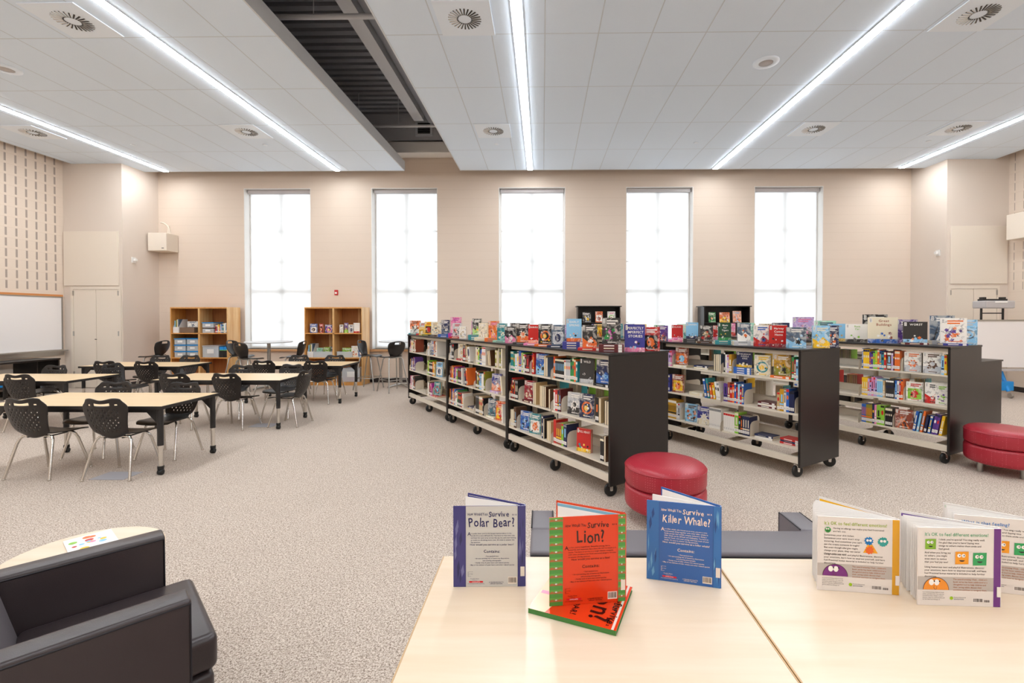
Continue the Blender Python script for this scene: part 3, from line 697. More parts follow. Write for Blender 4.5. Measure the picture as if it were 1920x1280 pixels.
# ------------------------------------------------------------------ open books standing on the tables
def para(b, txt, x, y, size, wd, lead, col, align='l', L=3):
    """wrap words to the width"""
    def tw(s): return sum(glyph(c)[2] for c in s) * size
    line = ''
    for wd_ in txt.split():
        if tw(line + ' ' + wd_) > wd and line:
            b.text(line, x + (wd / 2 if align == 'c' else 0), y, size, col, L, align); y -= lead; line = wd_
        else: line = (line + ' ' + wd_).strip()
    b.text(line, x + (wd / 2 if align == 'c' else 0), y, size, col, L, align); return y - lead
def barcode(b, x, y, w_, h, bg='f3e6d6'):
    b.rect(x, y, x + w_, y + h, 2, bg); rr = random.Random(5); q = x + w_ * .06
    while q < x + w_ * .92:
        k = w_ * rr.uniform(.018, .05); b.rect(q, y + h * .16, q + k, y + h * .92, 3, '3a2420'); q += k + w_ * rr.uniform(.018, .04)
def survive(cfg):
    bg, strip, ink, animal, intro, sub = cfg
    def art(b, w_, h):
        b.rect(0, 0, w_, h, 1, bg); rr = random.Random(len(intro))
        for x0, x1 in ((0, .172 * w_), (.905 * w_, w_)):
            b.rect(x0, 0, x1, h, 2, strip[0]); n = 0
            if strip[3] == 'band':
                for k in range(11):
                    y = h * k / 11; b.rect(x0, y, x1, y + h * .042, 3, strip[1])
                    b.poly([(x0, y + h * .045)] + [(x0 + (x1 - x0) * q / 8, y + h * (.072 if q % 2 else .056)) for q in range(9)] + [(x1, y + h * .045)], 4, strip[2])
                    for q in range(3): b.disc(x0 + (x1 - x0) * (.2 + .3 * q), y + h * .066, (x1 - x0) * .09, 5, 'd8dcd2' if q % 2 else 'b06a34', ry=h * .009, n=8)
            else:
                for k in range(9):
                    x = x0 + (x1 - x0) * rr.uniform(.1, .8); y = h * rr.uniform(0, .8); l = h * rr.uniform(.12, .24); dx = (x1 - x0) * rr.uniform(.06, .2); e = lambda v: min(max(v, x0 + .0005), x1 - .0005)
                    b.poly([(e(x), y), (e(x + dx), y + l * .4), (e(x + dx * .6), min(h, y + l)), (e(x - dx * .3), y + l * .55)], 3 + k * .3, strip[1 + k % 2])
        b.rect(.172 * w_, 0, .176 * w_, h, 6, strip[2]); b.rect(.9 * w_, 0, .905 * w_, h, 6, strip[2])
        x0 = .2 * w_; W = .68 * w_; c = x0 + W / 2
        b.text('How Would You', x0, .885 * h, .05 * h, ink, 4, jit=.16, maxw=W * .41)
        b.text('Survive', x0 + W * .43, .868 * h, .092 * h, ink, 4, jit=.15, maxw=W * .43)
        b.text('as a', x0 + W * 1.01, .885 * h, .034 * h, ink, 4, 'r', jit=.08, maxw=W * .12)
        b.text(animal, c, .745 * h if len(animal) > 6 else .70 * h, (.155 if len(animal) < 12 else .14) * h if len(animal) > 6 else .20 * h, ink, 4, 'c', jit=.15, maxw=W * .96 if len(animal) > 6 else W * .56)
        y = .655 * h if len(animal) > 6 else .645 * h
        b.text('A', x0, y - .018 * h, .06 * h, ink, 4)
        y = para(b, intro, x0 + .045 * w_, y, .0215 * h, W - .045 * w_, .0275 * h, ink)
        b.text(sub, c, y - .004 * h, .031 * h, ink, 4, 'c', maxw=W); b.text('Contains:', c, y - .095 * h, .05 * h, ink, 4, 'c', jit=.1); y -= .145 * h
        nm = animal.lower().rstrip('?') + 's'
        for s in ('• Fact-packed text', '• An eye-catching mix of humorous illustrations', 'and stunning photographs', '• Family tree of ' + nm + ' and related species', '• Map of the habitats of ' + nm + ' and other related species'):
            b.text(s, c, y, .0205 * h, ink, 4, 'c', maxw=W); y -= .027 * h
        for k, s in enumerate(('Cover art by', 'MG', 'Cover design:', 'MG', 'Big River')): b.text(s, x0, .185 * h - k * .014 * h, .011 * h, ink, 4)
        b.text('Franklin Watts', x0 + .10 * w_, .095 * h, .016 * h, ink, 4, 'c'); b.text('an imprint of', x0 + .10 * w_, .079 * h, .010 * h, ink, 4, 'c')
        b.rect(x0 + .02 * w_, .052 * h, x0 + .215 * w_, .072 * h, 4, 'd8202a'); b.text('SCHOLASTIC', x0 + .118 * w_, .0565 * h, .0155 * h, 'f6e6e6', 5, 'c')
        b.text('www.scholastic.com/librarypublishing', x0, .035 * h, .0125 * h, ink, 4)
        b.text('A FRANKLIN WATTS', x0 + .40 * w_, .05 * h, .018 * h, ink, 4, 'c'); b.text('LIBRARY EDITION', x0 + .40 * w_, .031 * h, .018 * h, ink, 4, 'c')
        barcode(b, x0 + .565 * w_, .035 * h, .125 * w_, .085 * h)
        b.rect(w_ - .012, .13 * h, w_ - .0005, .25 * h, 7, 'e9ddd0')
    return art
def feelings(bg_ink, head, mon, body, spinec, which):
    def blobface(b, x, y, r, col, sq=False, eyes=.4):
        L = 5
        if sq: b.poly([(x - r, y - r), (x + r * .96, y - r * .95), (x + r, y + r), (x - r * .97, y + r * .94)], L, col)
        else: b.disc(x, y, r, L, col)
        for s in (-1, 1): b.disc(x + s * r * .32 - r * .1, y + r * .35, r * .28, L + 1, 'f5f1ea'); b.disc(x + s * r * .32 - r * .02, y + r * .38, r * .09, L + 2, '2a2424')
        b.disc(x, y - r * .35, r * .4, L + 1, '2a2424', ry=r * .22, a0=PI, a1=2 * PI)
    def art(b, w_, h):
        b.rect(0, 0, w_, h, 1, 'e6ddd6'); b.rect(.915 * w_, 0, w_, h, 2, spinec)
        b.rect(0, .20 * h, .915 * w_, .37 * h, 2, 'bdb3ab'); ink = '5a4f4a'
        b.text(head, .08 * w_, .895 * h, .06 * h, bg_ink, 3, maxw=.77 * w_)
        b.M = b.M; y = .835 * h
        if which == 0:
            blobface(b, .125 * w_, .825 * h, .038 * w_, '2f8f3f')
            y = para(b, 'Having an allergy can make you feel frustrated and left out.', .19 * w_, .84 * h, .031 * h, .64 * w_, .042 * h, ink)
            y = para(b, "Sometimes your skin itches. Sometimes your eyes won't stop watering. And sometimes you can't eat the treats someone brought! But even though allergies might change your plans, they can never change who you are!", .08 * w_, .745 * h, .031 * h, .47 * w_, .042 * h, ink)
            b.splat(.63 * w_, .70 * h, .06 * w_, 4, '1f78b8', 11, .7); b.splat(.64 * w_, .58 * h, .06 * w_, 4, 'e8641e', 9, .6); b.poly([(.56 * w_, .54 * h), (.62 * w_, .66 * h), (.67 * w_, .66 * h), (.74 * w_, .54 * h)], 3, 'e9a01c')
            for s in (-1, 1): b.disc(.63 * w_ + s * .018 * w_, .71 * h, .016 * w_, 6, 'f5f1ea', n=10)
            b.splat(.80 * w_, .70 * h, .065 * w_, 4, '2d9c95', 13, .75)
            for s in (-1, 1): b.disc(.80 * w_ + s * .02 * w_, .71 * h, .018 * w_, 6, 'f5f1ea', n=10)
        else:
            blobface(b, .15 * w_, .79 * h, .066 * w_, '7fae2a', True)
            y = para(b, "I think you're special! You sing really well. I'm glad that you're here! Saying nice things to others makes them smile and feel good.", .25 * w_, .84 * h, .031 * h, .57 * w_, .040 * h, ink)
            para(b, 'And when you bring joy to others, you might even start to notice that you feel joy too!', .08 * w_, .67 * h, .031 * h, .32 * w_, .040 * h, ink)
            blobface(b, .53 * w_, .62 * h, .082 * w_, 'ee9a1e', True); blobface(b, .745 * w_, .61 * h, .082 * w_, '2fa05a', True)
        para(b, 'Using humorous text and playful illustrations, discover your emotions, learn how to express yourself, and have fun! Practical bonus material is included to help further discussions.', .08 * w_, .485 * h, .031 * h, .77 * w_, .040 * h, ink)
        cx = .22 * w_; b.disc(cx, .205 * h, .158 * w_, 4, '4a2c30', a0=0, a1=PI); b.disc(cx, .205 * h, .152 * w_, 5, mon, a0=0, a1=PI)
        for s in (-1, 1): b.disc(cx + s * .032 * w_ - .005, .30 * h, .031 * w_, 6, 'f5f1ea', ry=.038 * w_); b.disc(cx + s * .032 * w_ + .002, .315 * h, .009 * w_, 7, '2a2424')
        b.disc(cx - .002, .235 * h, .02 * w_, 6, '6a3a30', ry=.028 * h, n=12); b.disc(cx - .002, .238 * h, .016 * w_, 7, mon, ry=.025 * h, n=12)
        para(b, "The award-winning I Feel... children's book series has been celebrated as a thoughtful tool to help children and their caring adults discuss their emotions and how to navigate them.", .43 * w_, .335 * h, .026 * h, .43 * w_, .034 * h, 'a8603c')
        para(b, "is an award-winning children's book author and illustrator. For years he worked as senior designer and art director. Now he creates books and art for kids from Chicago, IL.", .06 * w_, .165 * h, .017 * h, .28 * w_, .023 * h, ink)
        b.disc(.41 * w_, .10 * h, .022 * w_, 3, '9cc01e'); b.text('Rourke Educational', .44 * w_, .105 * h, .017 * h, ink, 3); b.text('EDUCATION', .44 * w_, .08 * h, .02 * h, '2a3560', 3)
        barcode(b, .665 * w_, .05 * h, .13 * w_, .055 * h, 'f2eae4'); barcode(b, .80 * w_, .05 * h, .075 * w_, .04 * h, 'f2eae4')
        b.rect(w_ - .010, .13 * h, w_ - .0005, .26 * h, 7, 'efe6df')
    return art
def open_book(label, S, B, F, z, h, art, colr, inner, fan=(), blockf=.05, edge=None):
    """S spine point, B free end of the back cover (faces us), F free end of the front cover"""
    S = Vector((*S, 0)); B = Vector((*B, 0)); F = Vector((*F, 0)); w_ = (S - B).length
    t = thing('open_hardcover_book', label, 'book', (S.x, S.y, z))
    X = (S - B).normalized(); Zd = X.cross(Vector((0, 0, 1)))
    def frame(o, X):
        Zd = X.cross(Vector((0, 0, 1))); m = Matrix((( X.x, 0, Zd.x, o.x), (X.y, 0, Zd.y, o.y), (0, 1, 0, 0), (0, 0, 0, 1))); return m
    b = MB('gloss', colr); b.M = frame(B - S, X); b.box(0, w_, 0, h, -.0028, 0); art(b, w_, h); b.build('back_cover', t)
    XF = (S - F).normalized(); wf = (S - F).length; ZF = XF.cross(Vector((0, 0, 1)))
    off = -Zd * .009
    b = MB(['gloss', 'leaf'], colr); b.M = frame(F - S + off, XF); b.box(0, wf, 0, h, -.0028, 0); b.mi = 1; b.rect(.004, .004, wf - .004, h - .005, 1, inner)
    if edge: b.mi = 0; b.rect(.003, h - .014, wf - .003, h - .006, 2, edge)
    b.build('front_cover', t)
    b = MB('gloss', colr); b.M = frame(Vector((0, 0, 0)), X)
    b.box(-.001, .0025, 0, h, -.0125, -.0005); b.build('spine', t)
    b = MB('leaf'); b.M = frame(B - S, X); b.box(.006, w_ - .002, .004, h - .004, -.0028 - .006 * (blockf / .05), -.003)
    ang = math.acos(max(-1, min(1, X.dot(XF))))
    for q in fan:
        b.M = Matrix.Translation(off * q - Zd * .004) @ Matrix.Rotation(-ang * q, 4, 'Z') @ frame(B - S + Zd * 0, X)
        b.box(.006 + .004 * q, w_ - .001, .004, h - .004, -.0008, 0)
    b.build('page_leaf', t)
    return t
PO = ('c9c6c0', ('3d3a78', '6a6a9c', '2a2a5c', 'rock'), '232255', 'Polar Bear?', "s a polar bear, you're the largest land predator in the world. It's a very difficult life. You have to raise new cubs and hunt for your prey across the sea ice, and your hunting grounds are shrinking every year. It's time to answer the big question:", 'How would you survive as a polar bear?')
LI = ('dd3d16', ('5fa548', '4b9440', 'a8683c', 'band'), '33140e', 'Lion?', "s a lion, you're magnificent. Beautiful, strong, fierce, powerful, and respected. But a lion's life isn't as simple as it seems. You have to survive in a tough climate, compete with other predators for food, and avoid dangers. It's time to answer the big question:", 'How would you survive as a lion?')
WH = ('2f62a8', ('2f6fb2', '5fa0cc', '1f4684', 'wave'), 'f0dcc8', 'Killer Whale?', "s a killer whale, also known as an orca, you are a very social animal, living together with other killer whales in family groups that exhibit complex behaviors. Being a killer whale can be difficult and challenging. You have to hunt for food, raise your young, and keep track of your family. It's time to answer the big question:", 'How would you survive as a killer whale?')
open_book('grey and purple open book about surviving as a polar bear', (-.049, 1.297), (-.247, 1.291), (-.222, 1.380), .7505, .225, survive(PO), '3d3a78', 'e8e0e2', (.05, .8), edge='3d3a88')
open_book('orange open book about surviving as a lion, standing on another book', (.2150, 1.213), (.018, 1.187), (.040, 1.292), .7635, .226, survive(LI), 'd8431c', 'f3e6dd', (.06,), edge='7fb2c8')
open_book('blue open book about surviving as a killer whale', (.4915, 1.295), (.299, 1.342), (.364, 1.438), .7505, .226, survive(WH), '2f62a8', 'f3e8df', (.06, .45, .48))
open_book('white feelings book with yellow spine and purple half-round face', (.961, 1.271), (.756, 1.294), (.842, 1.430), .7505, .203, feelings('9ab02a', "It's OK to feel different emotions!", '7a2a7c', '', 'e0a21e', 0), 'ece4de', 'f1ebe8', [k / 11 for k in range(1, 10)], edge='efb31a')
open_book('white feelings book with purple spine and orange half-round face', (1.183, 1.2225), (.977, 1.229), (1.010, 1.327), .7505, .203, feelings('5aa87c', "It's OK to feel different emotions!", 'f0922a', '', '6c2a80', 1), 'ece4de', 'f1ebe8', [.12, .2, .3, .5, .62, .7, .8], edge='6c4a90')
open_book('white feelings book cut off by the right edge, asking what that feeling is', (1.342, 1.2655), (1.142, 1.312), (1.180, 1.388), .7505, .203, feelings('3b7fc0', 'What is that feeling?', 'e0559a', '', 'c43a86', 1), 'ece4de', 'f1ebe8', [.15, .3, .5, .7, .85], edge='d8dccc')
# lying lion book
t = thing('closed_hardcover_book', 'orange lion book lying flat beneath the standing lion book', 'book', (.0, .0, .7505))
e1 = Vector((.209, -.084, 0)); u1 = e1.normalized(); v1 = Vector((.0, .0, 1)).cross(u1)      # up direction of the cover, across
o0 = Vector((-.036, 1.180, 0)); LH = e1.length; LW = .195
def fr(z): return Matrix(((v1.x * -1, u1.x, 0, o0.x + v1.x * LW), (v1.y * -1, u1.y, 0, o0.y + v1.y * LW), (0, 0, 1, z), (0, 0, 0, 1)))
b = MB('gloss', '3c7a34'); b.M = fr(0); b.box(0, LW, 0, LH, 0, .0025); b.box(0, LW, 0, LH, .0095, .012); b.box(LW - .0025, LW, 0, LH, .0025, .0095)
b.M = fr(.012); b.rect(0, 0, LW, LH, 1, 'dd3d16'); b.poly([(.0, .0), (LW, 0), (LW, LH * .20), (LW * .45, LH * .33), (0, LH * .42)], 2, 'e9c9a0'); b.rect(LW * .55, LH * .02, LW * .62, LH * .26, 3, 'e58aa8')
b.splat(LW * .40, LH * .16, .024, 4, '8aa070'); b.splat(LW * .28, LH * .12, .016, 5, 'e0c24a'); b.rect(LW * .3, LH * .42, LW * .55, LH * .5, 4, 'e0b42c'); b.rect(0, LH - .012, LW, LH - .006, 4, 'e9ddd0')
b.text('How Would You', .02, LH * .90, .014, '33140e', 5, jit=.1); b.text('Survive', LW * .45, LH * .88, .028, '33140e', 5, jit=.13); b.text('as a', LW * .84, LH * .88, .014, '33140e', 5)
b.text('Lion?', LW * .5, LH * .66, .075, '2a0f0c', 5, 'c', jit=.14); b.text('ROAR!', LW * .72, LH * .46, .022, '2a0f0c', 5, 'c', jit=.14)
b.build('hard_cover', t); b = MB('leaf'); b.M = fr(0); b.box(.004, LW - .003, .004, LH - .004, .0026, .0094); b.build('page_block', t)

# ------------------------------------------------------------------ library books
CAP = 300
NB = [0]
STUFF = MB(['paint', 'artprint'])
def plane(b, base, ox, oy, oz=0):   # drawing plane facing local +y, x to the viewer's right
    b.M = base @ Matrix(((-1, 0, 0, ox), (0, 0, 1, oy), (0, 1, 0, oz), (0, 0, 0, 1)))
def d_spine(col, t, h, d, seed, lab=True):
    def f(b, pg=None):
        base = b.M.copy(); rr = random.Random(seed)
        b.box(-t / 2, -t / 2 + .0015, -d, 0, 0, h, col); b.box(t / 2 - .0015, t / 2, -d, 0, 0, h, col)
        b.box(-t / 2 + .0015, t / 2 - .0015, -.0015, 0, 0, h, col)
        b.box(-t / 2 + .0015, t / 2 - .0015, -d + .003, -.0016, .003, h - .003, 'page')
        plane(b, base, t / 2, 0); alt = rr.choice(['white', 'black', 'yellow', 'sky', 'cream', 'white', 'navy', 'orange', 'red', 'cream'])
        k = rr.random()
        if k < .6: b.rect(t * .3, h * .42, t * .7, h * rr.uniform(.7, .85), 1, alt)
        if k > .35: b.rect(0, h * rr.uniform(.84, .9), t, h * .97, 1, rr.choice(['white', 'black', 'cream', 'grey', 'red', 'navy']))
        if k > .6: b.disc(t / 2, h * .62, t * .36, 1.5, alt, ry=t * .8, n=8)
        if k < .45: b.rect(0, h * .28, t, h * .36, 1, alt)
        if lab: b.rect(0.0005, h * .09, t - .0005, h * .24, 2, 'ebe6e0'); b.rect(t * .2, h * .13, t * .75, h * .145, 3, 'grey'); b.rect(t * .2, h * .17, t * .6, h * .185, 3, 'grey')
        b.M = base
    return f
def art(b, w_, h, cols, seed, title):
    rr = random.Random(seed); c = cols + ['white', 'black', 'cream']
    b.mi = 0 if title else 1; b.rect(0, 0, w_, h, 1, c[0]); b.mi = 1; k = 9 if title else rr.randrange(6)
    for q in range(7): b.splat(w_ * rr.uniform(.2, .8), h * rr.uniform(.08, .38 if title else .6), w_ * rr.uniform(.04, .1), 4.2 + q * .05, c[1 + q % 4], 6, rnd=rr)
    if k == 9: b.rect(0, 0, w_, h * .16, 2, c[1])
    elif k == 0: b.rect(0, 0, w_, h * .33, 2, c[1]); b.splat(w_ * .5, h * .42, w_ * .32, 3, c[2], 8); b.disc(w_ * .5, h * .45, w_ * .14, 4, c[1])
    elif k == 1:
        for q in range(9): b.splat(w_ * rr.uniform(.2, .8), h * rr.uniform(.12, .6), w_ * rr.uniform(.08, .16), 2 + q * .3, c[1 + q % 2], 5)
    elif k == 2: b.disc(w_ * .5, h * .42, w_ * .36, 2, c[1]); b.disc(w_ * .52, h * .42, w_ * .26, 3, c[0]); b.disc(w_ * .46, h * .40, w_ * .15, 4, c[2])
    elif k == 3: b.poly([(0, 0), (w_, 0), (w_, h * .25), (w_ * .6, h * .5), (w_ * .35, h * .28), (0, h * .45)], 2, c[1]); b.splat(w_ * .6, h * .3, w_ * .18, 3, c[2], 7)
    elif k == 4: b.rect(w_ * .1, h * .1, w_ * .9, h * .66, 2, c[1]); b.disc(w_ * .5, h * .36, w_ * .22, 3, c[2], ry=h * .2)
    else:
        for q in range(5): b.poly([(w_ * (.1 + .16 * q), 0), (w_ * (.2 + .16 * q), 0), (w_ * (.5 + rr.uniform(-.3, .3)), h * rr.uniform(.45, .68))], 2 + q * .4, c[1 + q % 2])
    b.mi = 0; ink = 'white' if sum(lin(c[0])[:3]) < .9 else c[2]
    if title:
        ls = title.split('/'); n = len(ls); sz = min(.13, .42 / n) * h
        for q, s in enumerate(ls): b.text(s, w_ * .54, h * .93 - sz * (q + .75) * 1.12, sz, ink, 5, 'c', maxw=w_ * .8)
    else:
        for q in range(2): b.rect(w_ * .26, h * (.86 - q * .09), w_ * (.86 - q * .12), h * (.91 - q * .09), 5, ink)
        b.rect(w_ * .3, h * .06, w_ * .75, h * .09, 5, ink)
    b.rect(w_ * .05, h * .80, w_ * .15, h * .97, 6, 'ebe6e0')
    for q in range(5): b.rect(w_ * .07, h * (.82 + q * .028), w_ * .13, h * (.83 + q * .028), 7, 'dark')
def d_face(cols, w_, h, t, seed, title=''):
    def f(b, pg=None):
        base = b.M.copy(); P = pg or b
        b.box(-w_ / 2, w_ / 2, -.0018, 0, 0, h, cols[0]); b.box(-w_ / 2, w_ / 2, -t, -t + .0018, 0, h, cols[0])
        b.box(w_ / 2 - .0018, w_ / 2, -t + .0018, -.0018, 0, h, cols[0])
        if pg: pg.M = base
        P.box(-w_ / 2 + .004, w_ / 2 - .0019, -t + .0019, -.0019, .003, h - .003, 'page')
        plane(b, base, w_ / 2, .0002); art(b, w_, h, list(cols), seed, title); b.M = base
    return f
def d_flat(col, L, t, d, seed):
    def f(b, pg=None):
        base = b.M.copy(); rr = random.Random(seed)
        b.box(-L / 2, L / 2, -d, 0, 0, .0015, col); b.box(-L / 2, L / 2, -d, 0, t - .0015, t, col); b.box(-L / 2, L / 2, -.0015, 0, .0015, t - .0015, col)
        b.box(-L / 2 + .003, L / 2 - .003, -d + .003, -.0016, .0016, t - .0016, 'page')
        plane(b, base, L / 2, 0); b.rect(L * .2, t * .3, L * .62, t * .7, 1, rr.choice(['white', 'cream', 'grey'])); b.rect(L * .78, t * .05, L * .93, t * .95, 1, 'ebe6e0'); b.M = base
    return f
def emit(draw, mtx, label, group, name='book', pages=False, count=True):
    if count and NB[0] >= CAP:
        STUFF.M = mtx.copy(); draw(STUFF); return
    NB[0] += 1
    if pages:
        t = bpy.data.objects.new(name, None); C.objects.link(t); t.empty_display_size = .05; t.matrix_world = mtx
        b = MB(['gloss', 'artprint']); p = MB('pages'); draw(b, p); b.build('cover', t); p.build('page_block', t); tag(t, label, 'book', group)
    else:
        b = MB(['paint', 'artprint']); draw(b); o = b.build(name); o.matrix_world = mtx; tag(o, label, 'book', group)
CN = dict(sky='pale blue', mint='mint green', crimson='dark red', rust='rust brown', peach='peach', page='cream', dark='charcoal', slate='slate blue', silver='pale grey', indigo='violet blue', forest='dark green', maroon='maroon', tan='tan', lime='lime green', teal='teal')
def cn(c): return CN.get(c, c)
ORD = 'first second third fourth fifth sixth seventh eighth ninth tenth eleventh twelfth thirteenth fourteenth fifteenth sixteenth seventeenth eighteenth nineteenth twentieth twenty-first twenty-second twenty-third twenty-fourth twenty-fifth'.split()
def T(x, y, z): return Matrix.Translation((x, y, z))
def RZ(a): return Matrix.Rotation(a, 4, 'Z')
def RY(a): return Matrix.Rotation(a, 4, 'Y')
def RX(a): return Matrix.Rotation(a, 4, 'X')
def bookend(mtx, label, hh=.15):
    b = MB('cream_metal'); pts = [(-.155, 0), (-.005, 0), (-.005, hh * .55), (-.012, hh * .8), (-.035, hh * .95), (-.07, hh), (-.155, hh)]
    for x in (-.0012, .0012): b.add([(x, y, z) for y, z in pts], [tuple(range(len(pts)))] if x > 0 else [tuple(range(len(pts)))[::-1]])
    n = len(pts); b.add([(x, y, z) for x in (-.0012, .0012) for y, z in pts], [(i, (i + 1) % n, n + (i + 1) % n, n + i) for i in range(n)])
    b.box(.0013, .0035, -.15, -.01, 0, .0015); o = b.build('bookend'); o.matrix_world = mtx; tag(o, label, 'bookend', 'cream metal bookends')
def fill(U, unit, lev, zt, x1, x0, half, toks, yf=.318, seed=0, hmin=.185, hmax=.225):
    """books from the viewer's left (x1) to right (x0) on a shelf; U row matrix"""
    rr = random.Random(seed * 13 + int(zt * 100)); x = x1; n = 0
    grp = 'books on the %s shelf, %s half of %s' % (lev, half, unit)
    where = '%s shelf, %s half of %s' % (lev, half, unit)
    def lab(c, kind):
        return '%s %s %s from left, %s' % (cn(c), kind, ORD[min(n, 24)], where)
    series = rr.uniform(hmin, hmax)
    need = gaps = 0; ne = 0; nl = -1
    for tk in toks.split():
        if tk[0] == 'G' and tk[1:].isdigit(): gaps += int(tk[1:]) / 100
        elif tk == 'E': need += .01
        elif tk[0] == 'F': need += .18 + (.045 if tk.count(':') > 2 else 0)
        elif tk[0] == 'S': need += .205
        else:
            q = ''.join(ch for ch in tk if ch.isdigit()); need += int(q or 1) * .0245 * (1.7 if '+' in tk else .65 if '-' in tk else 1)
    gf = min(2.2, max(.05, (x1 - x0 - need) / gaps)) if gaps else 1
    tf = min(1.45, max(.8, (x1 - x0 - gaps * gf) / max(need, .1)))
    for tk in toks.split():
        if x < x0 + .015: break
        if tk[0] == 'G' and tk[1:].isdigit(): x -= int(tk[1:]) / 100 * gf; continue
        if tk == 'E': x -= .004; ne = ne + 1 if nl == n else 0; nl = n; bookend(U @ T(x, yf, zt + .0005), '%s bookend after the %s book, %s' % (['cream', 'next cream', 'third cream'][min(ne, 2)], ORD[max(0, min(n - 1, 24))], where)); x -= .006; continue
        if tk[0] == 'F':
            x -= .010; p = tk.split(':'); cols = p[1].split(','); w_ = rr.uniform(.145, .16); h = rr.uniform(.2, .225); t = rr.uniform(.02, .035); z = zt
            st = p[3].split('*') if len(p) > 3 else None
            if x - w_ < x0: w_ = max(.10, x - x0)
            if st:
                for q in range(int(st[1]) if len(st) > 1 else 1):
                    emit(d_flat(st[0], .20, .022, .14, seed + q), U @ T(x - max(w_, .20) / 2, yf - .002, z + .0005), '%s book under %s one%s, %s' % (cn(st[0]), cn(cols[0]), ', %s from bottom' % ORD[q] if len(st) > 1 and int(st[1]) > 1 else '', where), grp); z += .0225
                h = min(h, .225 - (z - zt)); x -= max(0, (.20 - w_) / 2)
            emit(d_face(cols, w_, h, t, rr.random(), p[2].replace('_', ' ') if len(p) > 2 else ''), U @ T(min(max(x - w_ / 2, x0 + w_ / 2 + .016), x1 - w_ / 2 - .004), yf - .035, z + .0008 + t * .04) @ RZ(.3) @ RX(.04), '%s book facing out, %s from left, %s' % (cn(cols[0]), ORD[min(n, 24)], where), grp); n += 1
            x -= w_ + .014 + (max(0, (.20 - w_) / 2) if st else 0); continue
        if tk[0] == 'S':
            p = tk.split(':')[1].split('*'); z = zt
            for q in range(int(p[1])):
                emit(d_flat(p[0] if q % 2 == 0 else rr.choice(['white', p[0], 'navy', 'maroon']), .19, .018, .14, seed + q), U @ T(max(x - .10, x0 + .105), yf - .03, z + .0005) @ RZ(rr.uniform(-.05, .05)), '%s book lying flat, %s from bottom, %s' % (cn(p[0]), ORD[q], where), grp); z += .0185
            n += 1; x -= .205; continue
        lean = 0
        if tk[-1] in '/\\': lean = .16 if tk[-1] == '/' else -.16; tk = tk[:-1]
        th = 1.
        if tk[-1] == '+': th = 1.7; tk = tk[:-1]
        elif tk[-1] == '-': th = .65; tk = tk[:-1]
        k = 0
        while tk[k].isdigit(): k += 1
        m = int(tk[:k] or 1); c = tk[k:]; pg = c == 'P'
        hs = rr.uniform(hmin, hmax) if m < 3 else series; sd = rr.random(); t0 = rr.uniform(.021, .026) * th * tf; d = rr.uniform(.135, .15)
        for q in range(m):
            t = t0 * (1 if m > 2 else rr.uniform(.85, 1.1)); h = hs + (0 if m > 2 else rr.uniform(-.01, .01))
            adv = t / math.cos(lean) + .0012
            if x - adv < x0 + (h * math.sin(abs(lean)) if lean < 0 else 0): break
            cc = rr.choice(['cream', 'tan', 'slate', 'dark', 'page', 'tan', 'brown']) if pg else c
            mt = U @ T(x - adv / 2, yf - (.0 if not pg else d), zt + .0005 + abs(math.sin(lean)) * t / 2) @ RY(lean)
            if pg: mt = mt @ RZ(PI)
            emit(d_spine(cc, t, h, d, sd if m > 2 else rr.random(), not pg), mt, lab('cream' if pg else c, 'inward-facing book' if pg else ('wide book' if th > 1 else 'thin book' if th < 1 else 'book')), grp); n += 1
            x -= adv
        if lean: x -= .012

# ------------------------------------------------------------------ double-sided rolling bookcases
D = .70; LEN = 1.695; LV = (.908, .596, .28)
def caster(x, y, par, turn=0):
    b = MB('chrome'); b.box(-.022, .022, -.02, .02, .105, .118); b.add([(-.018, -.016, .105), (-.018, .016, .112), (-.020, .012, .050), (-.020, -.012, .050)], [(0, 1, 2, 3)]); b.add([(.018, -.016, .105), (.018, .016, .105), (.020, .012, .045), (.020, -.012, .045)], [(3, 2, 1, 0)]); b.tube([(-.024, 0, .057), (.024, 0, .057)], .007, 8)
    o = b.build('caster', par, solid=.003); o.location = (x, y, 0); o.rotation_euler = (0, 0, turn)
    bb = MB('wheel'); bb.lathe([(.012, -.014), (.034, -.015), (.05, -.013), (.057, -.008), (.057, .008), (.05, .013), (.034, .015), (.012, .014)], 28, 0, .057, axis='x'); w_ = bb.build('wheel', o); return o
